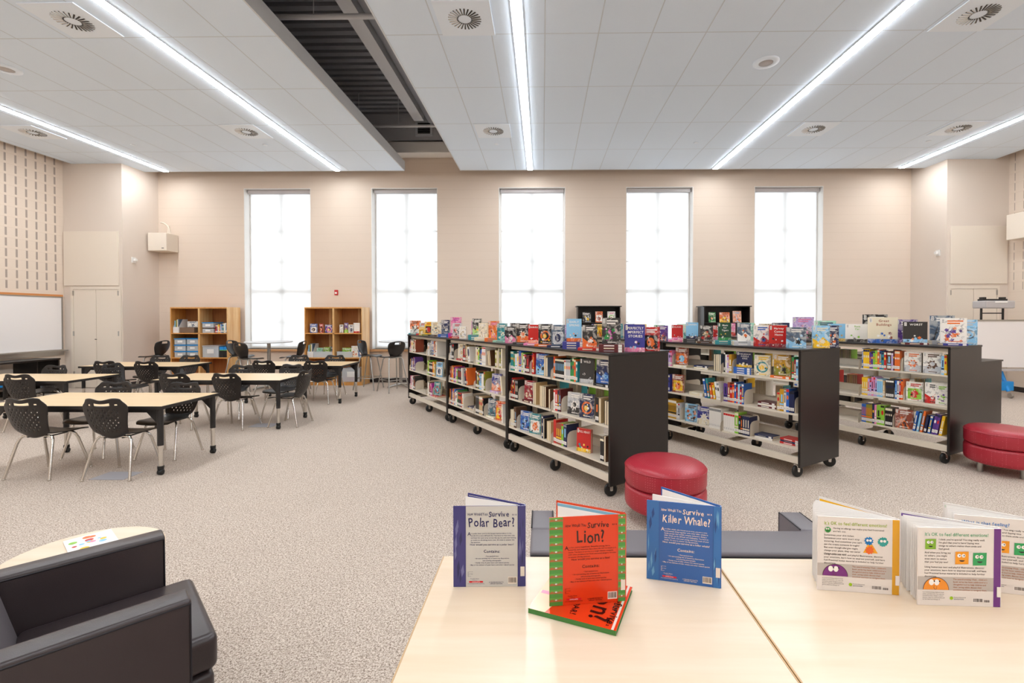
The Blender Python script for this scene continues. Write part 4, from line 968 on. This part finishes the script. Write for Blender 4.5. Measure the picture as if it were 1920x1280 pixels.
def make_unit(H=1.2, levels=LV, name='rolling_bookcase'):
    t = thing(name, '-', 'bookcase'); dz = H - 1.2
    for x in (0, LEN - .022): bx('end_panel', 'laminate', (x, x + .022, -D / 2, D / 2, .105, H - .02), t, bevel=.0015)
    bx('top_panel', 'laminate', (-.003 if H > 1 else -.012, LEN - .0, -D / 2 - .012, D / 2 + .012, H - .0195, H), t, bevel=.003)
    for x in (.03, LEN / 2 - .014, LEN - .06): bx('upright_post', 'cream_metal', (x, x + .03, -.025, .025, .14, H - .02), t)
    for s in (-1, 1):
        y0, y1 = sorted((s * .31, s * .34)); bx('base_rail', 'cream_metal', (.023, LEN - .023, y0, y1, .135, .197), t)
        y0, y1 = sorted((s * .28, s * .3)); bx('top_rail', 'cream_metal', (.023, LEN - .023, y0, y1, H - .06, H - .021), t)
        for z in levels:
            for a, c in ((.026, LEN / 2 - .002), (LEN / 2 + .018, LEN - .026)):
                b = MB('cream_metal'); y0, y1 = sorted((s * .05, s * .335)); b.box(a, c, y0, y1, z - .016, z)
                y0, y1 = sorted((s * .047, s * .05)); b.box(a, c, y0, y1, z, z + .07)
                for x in (a, c):
                    p = [(s * .05, z), (s * .333, z), (s * .333, z + .04), (s * .327, z + .075), (s * .305, z + .095), (s * .27, z + .10), (s * .05, z + .10)]
                    b.add([(x, y, q) for y, q in p], [tuple(range(7))]); b.add([(x + (.0025 if x == a else -.0025), y, q) for y, q in p], [tuple(range(7))[::-1]])
                b.build('shelf', t)
    for x in (.1, LEN / 2 - .05, LEN - .2): bx('base_plate', 'cream_metal', (x, x + .1, -.308, .308, .15, .16), t)
    for x in (.06, LEN / 2, LEN - .07):
        for s in (-1, 1): caster(x, s * .29, t, -.6 + .25 * s + .2 * x)
    return t
def rowm(P0, ex, s0, z=0):
    ex = Vector(ex).normalized(); fy = Vector((-ex.y, ex.x))
    o = Vector(P0) + ex * s0 - fy * (D / 2)
    return Matrix(((ex.x, fy.x, 0, o.x), (ex.y, fy.y, 0, o.y), (0, 0, 1, z), (0, 0, 0, 1)))
RA = ((.555, 3.84), (-.564, .826)); RB = ((2.375, 4.345), (-.54, .8417)); RC = ((4.10, 4.775), (-.477, .879))
u0 = make_unit(); UM = {}
names = (('A1', RA, 0, 'nearest black rolling bookcase, red ottoman against its end', 'nearest black bookcase'), ('A2', RA, 1.70, 'second black rolling bookcase in the left row, behind the nearest one', "left row's second bookcase"),
         ('A3', RA, 3.40, 'third black rolling bookcase in the left row, farthest along toward the windows', "left row's farthest bookcase"),
         ('B1', RB, 0, 'front black rolling bookcase of the middle row, large black end panel', 'middle front bookcase'), ('B2', RB, 1.70, 'rear black rolling bookcase of the middle row', "middle row's rear bookcase"),
         ('C1', RC, 0, 'front black rolling bookcase of the right row', 'right front bookcase'), ('C2', RC, 1.70, 'rear black rolling bookcase of the right row', "right row's rear bookcase"))
UN = {}
for k, (c, (P0, ex), s0, l, un) in enumerate(names):
    o = u0 if k == 0 else copy_tree(u0)
    hz = {'A': 0, 'B': .006, 'C': .012}[c[0]]; o.matrix_world = rowm(P0, ex, s0); o['label'] = l; o['group'] = 'black rolling bookcases'; UM[c] = rowm(P0, ex, s0); UN[c] = un
low = make_unit(.94, (.62, .30), 'low_rolling_bookcase'); low['label'] = 'lower black bookcase half hidden behind the right row, near the whiteboard'
low.matrix_world = rowm((5.42, 5.92), (-.477, .879), 0)

FAR = (LEN - .032, LEN / 2 + .024); NEAR = (LEN / 2 - .008, .03)
BAYS = {
 'A1': [("3teal- green white+ cream blue+ tan lime- white black maroon+ E G2 2red- F:blue,sky,black: 2P", "orange 6black white 3silver 2green orange teal F:dark,silver,black:WILD G9 F:navy,blue,sky::black*1"),
        ("black red- black rust 3black- E G3 F:crimson,rust,cream::maroon*1 2P G3 4P G2 2P", "white red+ navy maroon E G3 F:silver,dark,white: F:navy,orange,yellow: G3 black+ P G2 2P"),
        ("3cream 2brown E G2 F:blue,navy,sky: F:teal,white,orange: G4 navy P G2 3P", "red+ 3rust lime navy+ E G5 F:red,yellow,teal:FULL_HEART G8 black+ P")],
 'B1': [("3lilac pink E F:rust,orange,sky::cream*1 G3 S:cream*2 G4 4P", "black white lilac mustard+ E G5 F:navy,yellow,cream:THE_JIGSAW/PUZZLE/KING:blue*3 F:cream,teal,yellow: G6 F:mustard,olive,black::orange*1 green crimson sky maroon 3dark 2mint- red"),
        ("3indigo G1 F:rust,yellow,orange: G6 S:cream*2 G3 blue/ teal/ orange/ yellow/ 2white/ 2orange/", "purple+ rust red orange blue red- sky red blue E G14 S:maroon*3 G2 tan mustard+ white blue 3navy- E G3 red/"),
        ("pink 8mustard- 2silver E G2 F:sky,orange,brown: F:indigo,cream,white: 8white-", "5white lime+ 2black 3navy E G3 S:white*2 G10 S:red*3")],
 'C1': [("mint white red P E G5 blue", "blue- 3yellow 2purple 2lime orange blue teal red E G1 brown+ G3 lilac maroon- 3orange- E G3 E G3 F:white,silver,orange: G2 F:white,silver,brown: sky yellow black"),
        ("blue white+ 2P E sky 2white", "3yellow 2lilac pink 2lilac 3sky tan E 4dark E G2 blue white red orange E F:white,lime,red: F:white,red,black: F:white,purple,lime: brown 2teal"),
        ("red orange+ 2white E 3rust", "3blue- 4olive- navy pink 2lime+ E G2 4black- E F:rust,orange,black: blue\\ sky\\ orange\\ navy\\ blue\\ 2purple\\ 3yellow\\ indigo\\ 2yellow\\ mustard\\")],
 'A2': [("2silver 2dark E G3 F:cream,silver,tan::red*1 dark+ rust/ tan/ white+/", "2cream lime black blue 3white E G3 2P/ G4 olive P P olive cream"),
        ("brown rust orange yellow purple magenta pink lime E 3dark white G4 navy/ orange/", "maroon olive black 2sky 2white olive E G5 F:indigo,orange,white::lilac*1 G3 cream/"),
        ("orange navy purple orange tan blue 2white green 3dark red white E G3 S:tan*2", "3dark 3tan black E G2 F:slate,teal,navy::cream*1 F:orange,yellow,red: white")],
 'A3': [("pink 3cream 2brown cream rust", "silver white F:silver,slate,blue: E orange brown 2white"),
        ("yellow 2purple white maroon 2purple E", "lime lime 4black orange yellow tan F:sky,white,navy:"),
        ("2pink 2white purple dark dark E", "white cream brown pink+ magenta E F:teal,red,sky::red*1")],
}
def bay(c, rows=(0, 1, 2)):
    for li in rows:
        for hi, (x1, x0), half in ((0, FAR, 'left'), (1, NEAR, 'right')):
            fill(UM[c], UN[c], ('top', 'middle', 'bottom')[li], LV[li], x1 + 0, x0, half, BAYS[c][li][hi], seed=ord(c[0]) * 7 + int(c[1]) * 3 + li * 2 + hi)

# display books standing on the bookcase tops: s along the row, d back from the front edge
TOPS = {'A': [
 (-.03, .33, .17, .235, .025, 'indigo,pink,sky', 'PERFECTLY/IMPERFECT/STORIES', None, 'blue spiral-bound story collection', .15), (-.03, .53, .15, .21, .035, 'red,black,orange', '', None, 'red and black book', .3),
 (.07, .15, .155, .225, .03, 'dark,green,magenta', '', 'maroon*3', 'charcoal floral hardcover', .1), (.33, .13, .13, .205, .03, 'dark,orange,white', '', 'red*1', 'charcoal book with orange planet', .1),
 (.56, .13, .14, .215, .028, 'sky,orange,white', 'EARLY/SPRING', 'indigo*3', 'pale blue and tan book', .1), (.80, .12, .13, .20, .03, 'slate,silver,navy', '', 'navy*1', 'slate blue armour-figure book', .1),
 (1.02, .12, .14, .205, .035, 'black,orange,yellow', '', 'orange*1', 'black book with fiery burst', .05), (1.23, .12, .12, .195, .03, 'red,peach,white', 'SHARK', 'pink*1', 'red shark book', .1),
 (1.45, .12, .14, .205, .04, 'black,orange,cream', '', 'dark*1', 'black space book with orange streak', .05), (1.72, .12, .13, .19, .03, 'black,pink,white', '', None, 'black book with pale pink swirl', .1),
 (1.95, .14, .12, .20, .03, 'teal,cream,mint', '', 'mint*1', 'teal book', .1), (2.12, .12, .13, .205, .03, 'orange,yellow,pink', '', 'orange*2', 'orange and pink book', .1),
 (2.40, .12, .12, .18, .035, 'cream,tan,white', '', 'cream*2', 'cream book', .4), (2.62, .14, .12, .21, .03, 'dark,lime,yellow', '', 'teal*3', 'charcoal book with lime lettering', .1),
 (2.80, .22, .13, .22, .03, 'magenta,purple,pink', '', 'lilac*1', 'magenta book', .1), (3.0, .12, .12, .17, .03, 'white,tan,cream', '', None, 'white propped book', .5),
 (3.20, .12, .13, .19, .03, 'silver,dark,red', '', 'red*1', 'grey portrait book', .1), (3.42, .2, .16, .23, .03, 'pink,white,magenta', '', 'magenta*3', 'large pink book', .05),
 (3.66, .14, .13, .21, .03, 'navy,slate,cream', '', 'blue*2', 'navy book', .1), (3.86, .16, .12, .2, .03, 'cream,tan,silver', '', 'brown*1', 'cream book standing askew', .5),
 (4.08, .14, .13, .2, .03, 'cream,slate,tan', '', 'dark*1', 'cream and slate book', .1), (4.30, .12, .14, .2, .03, 'yellow,brown,red', '', 'olive*1', 'yellow-framed portrait book', .1),
 (4.52, .08, .09, .13, .02, 'yellow,mustard,cream', '', None, 'small bright yellow book', .1), (4.68, .16, .12, .18, .03, 'silver,cream,red', '', 'red*1', 'grey leaning book', .3),
 (4.95, .12, .19, .215, .03, 'orange,white,dark', '', 'teal*1', 'big orange illustrated book', .05),
 (1.0, .5, .16, .21, .03, 'navy,slate,silver', '', None, 'navy book in back line', .0), (1.5, .52, .15, .2, .03, 'silver,slate,dark', '', None, 'grey book in back line', 0), (.42, .48, .14, .2, .03, 'teal,sky,yellow', '', None, 'teal book in back line', 0), (.75, .46, .13, .2, .03, 'white,sky,navy', '', None, 'white book in back line', 0), (1.25, .5, .14, .21, .02, 'lilac,indigo,white', '', None, 'lilac book in back line', 0), (1.8, .5, .13, .2, .03, 'tan,cream,red', '', None, 'tan book in back line', .2), (2.25, .5, .13, .22, .03, 'black,silver,cream', '', None, 'black book in back line', .3), (2.95, .45, .13, .22, .03, 'forest,black,lime', '', None, 'dark green book in back line', .1), (2.65, .42, .13, .22, .03, 'cream,tan,teal', '', None, 'cream book in back line', .2)],
 'B': [(-.04, .58, .12, .215, .05, 'navy,orange,white', '', None, 'navy boxed book', .5), (-.04, .40, .145, .215, .045, 'sky,yellow,cream', '', None, 'pale blue and yellow box set', .25),
 (.07, .19, .17, .2, .025, 'slate,sky,black', '', None, 'dark teal cat book', .3), (.255, .19, .162, .215, .025, 'red,crimson,white', 'Harvey/Comes/Home', None, 'red dog book', .25), (.32, .34, .16, .24, .02, 'navy,slate,silver', '', None, 'navy book behind the red dog book', .1),
 (.43, .18, .15, .215, .025, 'white,red,blue', '', None, 'white book with colourful frame', .25), (.63, .16, .13, .19, .035, 'slate,white,orange', '', 'silver*2', 'slate penguin book', .05), (.72, .36, .17, .235, .02, 'mint,teal,white', '', None, 'tall mint green book', .1),
 (.855, .15, .135, .19, .03, 'forest,green,yellow', 'Music/for/Tigers', 'teal*2', 'dark green tiger book', .05), (1.05, .36, .16, .2, .02, 'red,pink,white', '', None, 'red and white book', .1), (1.10, .15, .13, .18, .03, 'dark,tan,red', '', 'brown*1', 'charcoal and khaki book', .05),
 (1.285, .14, .135, .19, .03, 'sky,navy,white', 'DRIVEN', 'dark*2', 'pale blue dog-sled book', .05), (1.51, .14, .13, .18, .03, 'red,pink,white', 'ISLAND', 'pink*1', 'salmon red island book', .05),
 (1.735, .13, .13, .19, .03, 'purple,orange,black', '', None, 'purple and orange book', .05), (1.62, .40, .16, .21, .02, 'mint,teal,cream', '', None, 'mint green book in back line', .0), (2.0, .36, .14, .19, .02, 'green,lime,white', '', None, 'green book', .0),
 (2.28, .3, .16, .2, .02, 'yellow,lime,orange', '', None, 'yellow book', .0), (2.5, .3, .15, .2, .02, 'navy,teal,white', '', None, 'navy book of the rear unit', 0), (2.75, .3, .15, .2, .02, 'teal,sky,orange', '', None, 'teal book of the rear unit', 0), (3.05, .25, .2, .19, .02, 'yellow,orange,brown', '', None, 'wide yellow book', 0), (3.25, .3, .14, .19, .02, 'indigo,white,pink', '', None, 'violet blue book', 0)],
 'C': [(.0, .57, .14, .27, .03, 'sky,slate,silver', '', None, 'pale blue mountain book', .35), (.0, .32, .215, .265, .02, 'white,purple,orange', '', 'indigo*1', 'white nursery tales book', .2), (.15, .45, .21, .27, .02, 'slate,dark,white', '', 'silver*2', 'slate whale book', .2),
 (.27, .15, .21, .225, .02, 'dark,sky,orange', 'WORST', 'maroon*1', 'dark disaster book with pale wave', .2), (.45, .36, .2, .27, .02, 'purple,lilac,orange', '', None, 'purple book', .1), (.55, .15, .28, .295, .02, 'cream,blue,rust', 'Great/Buildings', None, 'large pale book about great buildings', .2),
 (.86, .15, .22, .215, .02, 'white,dark,lime', 'Race/Car', None, 'white race car book', .2), (.78, .42, .25, .33, .02, 'black,peach,green', '', None, 'black and green tall book', .1), (1.10, .16, .2, .215, .02, 'sky,yellow,tan', 'PLANE', None, 'pale blue aeroplane book with yellow spine', .2),
 (1.31, .30, .24, .25, .02, 'mint,sky,navy', '', None, 'mint and navy ship book', .1), (1.60, .3, .25, .30, .02, 'lilac,black,pink', '', None, 'tall lilac book', .1), (2.2, .3, .18, .2, .02, 'tan,cream,brown', '', None, 'beige book', .1), (2.45, .25, .2, .2, .02, 'yellow,orange,white', '', None, 'yellow book of right row', .1),
 (2.8, .25, .18, .2, .02, 'pink,red,white', '', None, 'pink book of right row', .1)],
}
def tops(row, lo, hi, pages=True):
    P0, ex = {'A': RA, 'B': RB, 'C': RC}[row]; U = rowm(P0, ex, 0)
    BR = {'A': .8, 'B': .8, 'C': .72}[row]
    rn = {'A': 'left row of bookcases', 'B': 'middle row of bookcases', 'C': 'right row of bookcases'}[row]
    for k, (s, d, w_, h, t, cols, ti, st, l, rot) in enumerate(TOPS[row][lo:hi]):
        z = 1.2005; y = D / 2 - d; x = s + (w_ / 2 if row != 'A' else .08)
        grp = 'books displayed on top of the ' + rn
        if st:
            c, n = st.split('*')
            for q in range(int(n)):
                emit(d_flat(c, .21, .022, .14, k * 3 + q), U @ T(x, y, z) @ RZ(BR) @ T(0, .07, 0), '%s book lying beneath %s, %s from bottom, %s' % (cn(c), ' '.join(l.split()[:4]), ORD[q], rn.replace(' of bookcases', '')), grp, 'book'); z += .0223
        emit(d_face(cols.split(','), w_, h, t, (s * 7.3 + d) % 1, ti), U @ T(x, y, z) @ RZ(BR - rot * .6) @ T(0, .03, 0), l + ' standing on top of the ' + rn, grp, 'book', pages)
tops('A', 0, 12); tops('B', 0, 12); tops('C', 0, 9)
bay('A1'); bay('B1'); bay('C1')
# a plush sign on the low unit is not legible; leave its top bare

# ------------------------------------------------------------------ pine bookcases
def pine(x0, l):
    t = thing('pine_bookcase', l, 'bookcase', (x0, 10.2, 0)); W = 1.275; H = 1.715; d = .44
    for x in (0, W - .02): bx('side_panel', 'pinelight' if x else 'pine', (x, x + .02, 0, d, 0, H), t, bevel=.002)
    bx('middle_panel', 'pinelight', (W / 2 - .02, W / 2 + .02, 0, d - .03, .09, H - .03), t)
    bx('top_board', 'pine', (.02, W - .02, 0, d, H - .03, H), t); bx('plinth', 'pine', (.02, W - .02, .0, .02, 0, .05), t)
    for z in (.05, .585, 1.125): bx('shelf', 'pine', (.02, W - .02, 0, d - .02, z, z + .022), t)
    bx('back_panel', 'cork', (.02, W - .02, d - .012, d, .05, H - .03), t)
    for x in (W * .28, W * .80): bx('back_batten', 'pinelight', (x, x + .06, d - .03, d - .012, .08, H - .03), t)
    return t
pine(-8.19, 'left pine bookcase full of plastic storage bins'); pine(-5.215, 'right pine bookcase with face-out books and clear trays')
def bin_(x, y, z, w_, d, h, lid, l, body='clear'):
    t = thing('storage_bin', l, 'storage bin', (x, y, z + .001), 0, 'storage bins in the pine bookcases')
    b = MB(body); k = .012
    for a in ((-w_ / 2 + k, w_ / 2 - k, 0, .004), (-w_ / 2 + k, w_ / 2 - k, d - .004, d)): b.box(a[0], a[1], a[2], a[3], 0, h)
    b.box(-w_ / 2 + k, -w_ / 2 + k + .004, .004, d - .004, 0, h); b.box(w_ / 2 - k - .004, w_ / 2 - k, .004, d - .004, 0, h); b.box(-w_ / 2 + k, w_ / 2 - k, 0, d, -.0005, .003); b.build('tub', t)
    if lid: bx('lid', lid, (-w_ / 2, w_ / 2, -.01, d + .01, h, h + .018), t, bevel=.004)
    bx('paper_label', 'white', (-w_ * .2, w_ * .2, -.0035, -.0015, h * .35, h * .75), t)
    b = MB('paint'); rr = random.Random(int(x * 100)); 
    for q in range(4): b.box(-w_ * .36 + q * w_ * .18, -w_ * .36 + (q + .85) * w_ * .18, .03, d - .03, .004, h * rr.uniform(.4, .85), rr.choice(['slate', 'silver', 'cream', 'tan', 'white', 'rust']))
    b.build('contents', t); return t
Y0 = 10.24; X1 = lambda px: -8.19 + .01186 * (px - 318); X2 = lambda px: -5.215 + .0118 * (px - 570)
for r_, zz in enumerate((.608, .75, .892)):
    for cc, px in enumerate((333.5, 357)):
        bin_(X1(px), Y0, zz, .27, .32, .115, 'blueplast', 'clear bin with blue lid, %s column, %s from bottom, middle shelf of left pine bookcase' % (('left', 'right')[cc], ORD[r_]))
bin_(X1(399), Y0, 1.148, .27, .3, .09, None, 'low clear bin with white label, top right shelf of left pine bookcase').location.x = -7.38
bin_(X1(392), Y0, 1.262, .27, .3, .10, 'blueplast', 'clear bin with blue lid stacked beside the red books in left pine bookcase').location.x = -7.38
bin_(-7.325, Y0, .608, .38, .3, .24, 'greyplast', 'large clear bin with pale lid, middle right of left pine bookcase')
for k, px in enumerate((411.5, 419.5)): 
    t = thing('folder_box', ['left', 'right'][k] + ' black folder box with blue and green bands in left pine bookcase', 'box', (X1(px), Y0, .608), 0, 'banded folder boxes')
    bx('box_body', 'black', (-.045, .045, 0, .25, 0, .15), t); bx('green_band', M['lime'] if 'lime' in M else 'blueplast', (-.045, .045, -.001, .25, .15, .165), t); bx('blue_band', 'blueplast', (-.045, .045, 0, .25, .165, .235), t)
tag(bx('fabric_bin', mat('brown_fabric', '7a6250', .9), (X1(333), X1(360), Y0, Y0 + .3, 1.149, 1.27), bevel=.008), 'brown fabric box on the top shelf of the left pine bookcase', 'box')
def magfile(x, z, l):
    t = thing('magazine_file', l, 'magazine file', (x, Y0, z + .001)); b = MB('white'); b.box(-.065, .065, 0, .004, 0, .13)
    for xx in (-.065, .062): b.add([(xx, 0, 0), (xx, .26, 0), (xx, .26, .30), (xx, .12, .30), (xx, 0, .13)], [(0, 1, 2, 3, 4)]); b.add([(xx + .003, 0, 0), (xx + .003, .26, 0), (xx + .003, .26, .30), (xx + .003, .12, .30), (xx + .003, 0, .13)], [(4, 3, 2, 1, 0)])
    b.box(-.062, .062, .257, .26, 0, .30); b.box(-.062, .062, .004, .257, 0, .003); b.build('file_case', t)
    b = MB('paint')
    for k, c in enumerate(('sky', 'olive', 'cream', 'slate')): b.box(-.055 + k * .027, -.032 + k * .027, .03, .24, .004, .27 + .01 * k, c)
    b.build('magazines', t)
magfile(X1(326), 1.148, 'white magazine file at the left end of left pine bookcase top shelf'); magfile(X2(579), .608, 'white magazine file on the middle shelf of the right pine bookcase')
pb = lambda c, w_, h, t, x, z, l, rot=0, ti='': emit(d_face(c.split(','), w_, h, t, abs(x) % 1, ti), T(x, Y0 + .06, z + .001) @ RZ(PI + rot) , l, 'books in the pine bookcases', 'book', count=False)
pb('silver,white,slate', .24, .13, .01, X1(354), 1.272, 'white framed card leaning above the brown fabric box')
xx = X1(399)
for k, (c, h, t) in enumerate((('red', .17, .03), ('blue', .17, .02), ('yellow', .18, .03), ('orange', .16, .025), ('sky', .19, .02), ('indigo', .20, .025), ('teal', .21, .025), ('white', .21, .03), ('silver', .22, .025), ('navy', .25, .02))):
    emit(d_spine(c, t, h, .16, k), T(xx + t / 2, Y0 + .02, 1.149) @ RZ(PI), '%s book, %s in the upright row, top right of left pine bookcase' % (cn(c), ORD[k]), 'upright books in left pine bookcase', count=False); xx += t + .002
emit(d_spine('sky', .035, .27, .2, 3), T(X1(368), Y0 + .02, 1.149) @ RZ(PI), 'pale blue binder right of the brown fabric box', 'x', count=False)
for c, w_, h, px, z, l, ti in (('red,black,orange', .08, .2, 597.5, 1.148, 'red and black book between blue and violet ones, right pine bookcase', ''), ('dark,red,white', .05, .19, 621, 1.148, 'charcoal book just left of the divider, right pine bookcase', ''), ('purple,lime,orange', .08, .22, 644.5, 1.148, 'purple and lime book by the leaning white one, right pine bookcase', ''),
    ('blue,white,brown', .16, .2, 583, 1.148, 'blue and white book, top left shelf of right pine bookcase', ''), ('indigo,pink,yellow', .17, .18, 612, 1.148, 'violet book with coloured figures, top left shelf of right pine bookcase', ''),
    ('white,silver,dark', .08, .18, 635.5, 1.148, 'white black-patterned book right of the divider, right pine bookcase', ''), ('white,silver,navy', .12, .18, 654, 1.148, 'white leaning book with small mark, right pine bookcase', ''), ('white,red,cream', .14, .22, 668, 1.148, 'white and red book at top right of right pine bookcase', 'Italy'),
    ('white,orange,cream', .16, .25, 665, .608, 'white and orange book, middle right shelf of right pine bookcase', ''), ('sky,blue,white', .09, .26, 681.0 - 6, .608, 'teal and white book at the right end, middle shelf of right pine bookcase', '')):
    pb(c, w_, h, .03, X2(px) - .045 * (px > 660), z, l, 0, ti)
for k, (px, c, l) in enumerate(((592, 'mint,white,green', 'green and white book in tray'), (604, 'lime,green,white', 'lime green book in tray'), (613, 'slate,orange,white', 'slate book in tray'))):
    emit(d_face(c.split(','), .14, .2 + .01 * k, .03, .3 * k, ''), T(X2(px), Y0 + .12 + .04 * k, .613) @ RZ(PI), l + ', middle left of right pine bookcase', 'books in trays', count=False)
emit(d_face(['lime', 'yellow', 'purple'], .24, .2, .03, .4, ''), T(X2(645), Y0 + .12, .613) @ RZ(PI), 'lime book with purple badge in tray, middle right of right pine bookcase', 'books in trays', count=False)
for px, w_, l in ((603, .43, 'wide clear tray of books, middle left of right pine bookcase'), (643, .33, 'clear tray of books, middle right of right pine bookcase')):
    t = thing('clear_tray', l, 'tray', (X2(px), Y0, .609)); b = MB('clear'); b.box(-w_ / 2, w_ / 2, 0, .004, 0, .13); b.box(-w_ / 2, -w_ / 2 + .004, .004, .33, 0, .13); b.box(w_ / 2 - .004, w_ / 2, .004, .33, 0, .13); b.box(-w_ / 2, w_ / 2, .33, .334, 0, .13); b.build('tub', t)
    bx('rim', 'clear', (-w_ / 2 - .008, w_ / 2 + .008, -.008, -.0005, .12, .13), t)
bin_(X2(655), Y0, .073, .42, .32, .30, None, 'clear tub with pink and white things, bottom right of right pine bookcase')
tag(bx('pink_packet', mat('pink_paper', 'd87a8a', .6), (X2(655) - .15, X2(655) + .15, Y0 + .012, Y0 + .02, .085, .2)), 'pink packet inside the bottom tub of right pine bookcase', 'packet')

# face-out display racks against the back wall
for x0, w_, l, bk in ((.77, .92, 'dark display rack behind the left bookcase row, below the third and fourth windows', (('dark,silver,yellow', .18, .22), ('orange,white,rust', .16, .24), ('white,lime,pink', .17, .24))),
                  (3.50, .99, 'dark display rack behind the middle bookcase row, near the fifth window', (('green,dark,orange', .15, .22), ('orange,yellow,rust', .22, .22), ('peach,orange,sky', .18, .25)))):
    t = thing('display_rack', l, 'display rack', (x0, 10.22, 0), 0, 'dark display racks'); H = 1.72
    for x in (0, w_ - .02): bx('side_panel', 'laminate', (x, x + .02, 0, .42, .05, H), t)
    bx('top_panel', 'laminate', (-.03, w_ + .03, -.02, .44, H, H + .02), t); bx('back_panel', 'laminate', (.02, w_ - .02, .36, .38, .05, H), t)
    for z in (.2, .6, 1.0, 1.36): bx('shelf', 'laminate', (.02, w_ - .02, .02, .36, z, z + .018), t)
    bx('base', 'black', (.02, w_ - .02, .03, .40, 0, .05), t)
    for k, (c, bw, h) in enumerate(bk):
        emit(d_face(c.split(','), bw, h, .02, k * .3 + x0, ''), T(x0 + .2 + k * .27, 10.28, 1.3815) @ RZ(PI) @ RX(.1), '%s book on the %s, %s from left' % (cn(c.split(',')[0]), 'rack below the third window' if x0 < 2 else 'rack near the fifth window', ORD[k]), 'books on the display racks', count=False)
bay('A2', (0, 1, 2)); tops('A', 12, 99, False); tops('B', 12, 99, False); tops('C', 9, 99, False); bay('A3')
# books on the far sides of the bookcases, seen through the gaps
for c in ('A1', 'B1', 'C1', 'A2'):
    rr = random.Random(ord(c[0]) + int(c[1]))
    for z in LV[:2]:
        x = .1
        while x < 1.5:
            n = rr.randint(3, 8); h = rr.uniform(.16, .2); col = rr.choice(['navy', 'sky', 'orange', 'white', 'black', 'red', 'lime', 'cream', 'purple'])
            for q in range(n):
                t_ = .02; NB[0] += 1000; emit(d_spine(col if rr.random() < .5 else rr.choice(['white', 'blue', 'yellow', 'teal']), t_, h, .14, rr.random()), UM[c] @ T(x, -.318, z + .0005) @ RZ(PI), '', ''); NB[0] -= 1000; x += t_ + .001
                if .80 < x < .90: x = .90
            x += rr.uniform(.1, .3)
STUFF.M = Matrix()
if STUFF.v:
    o = STUFF.build('shelved_books'); tag(o, 'smaller mixed books on the far shelves and far sides of the black bookcases', 'books', 'far shelf books', 'stuff')
print('BOOKS', NB[0], 'STUFF verts', len(STUFF.v))
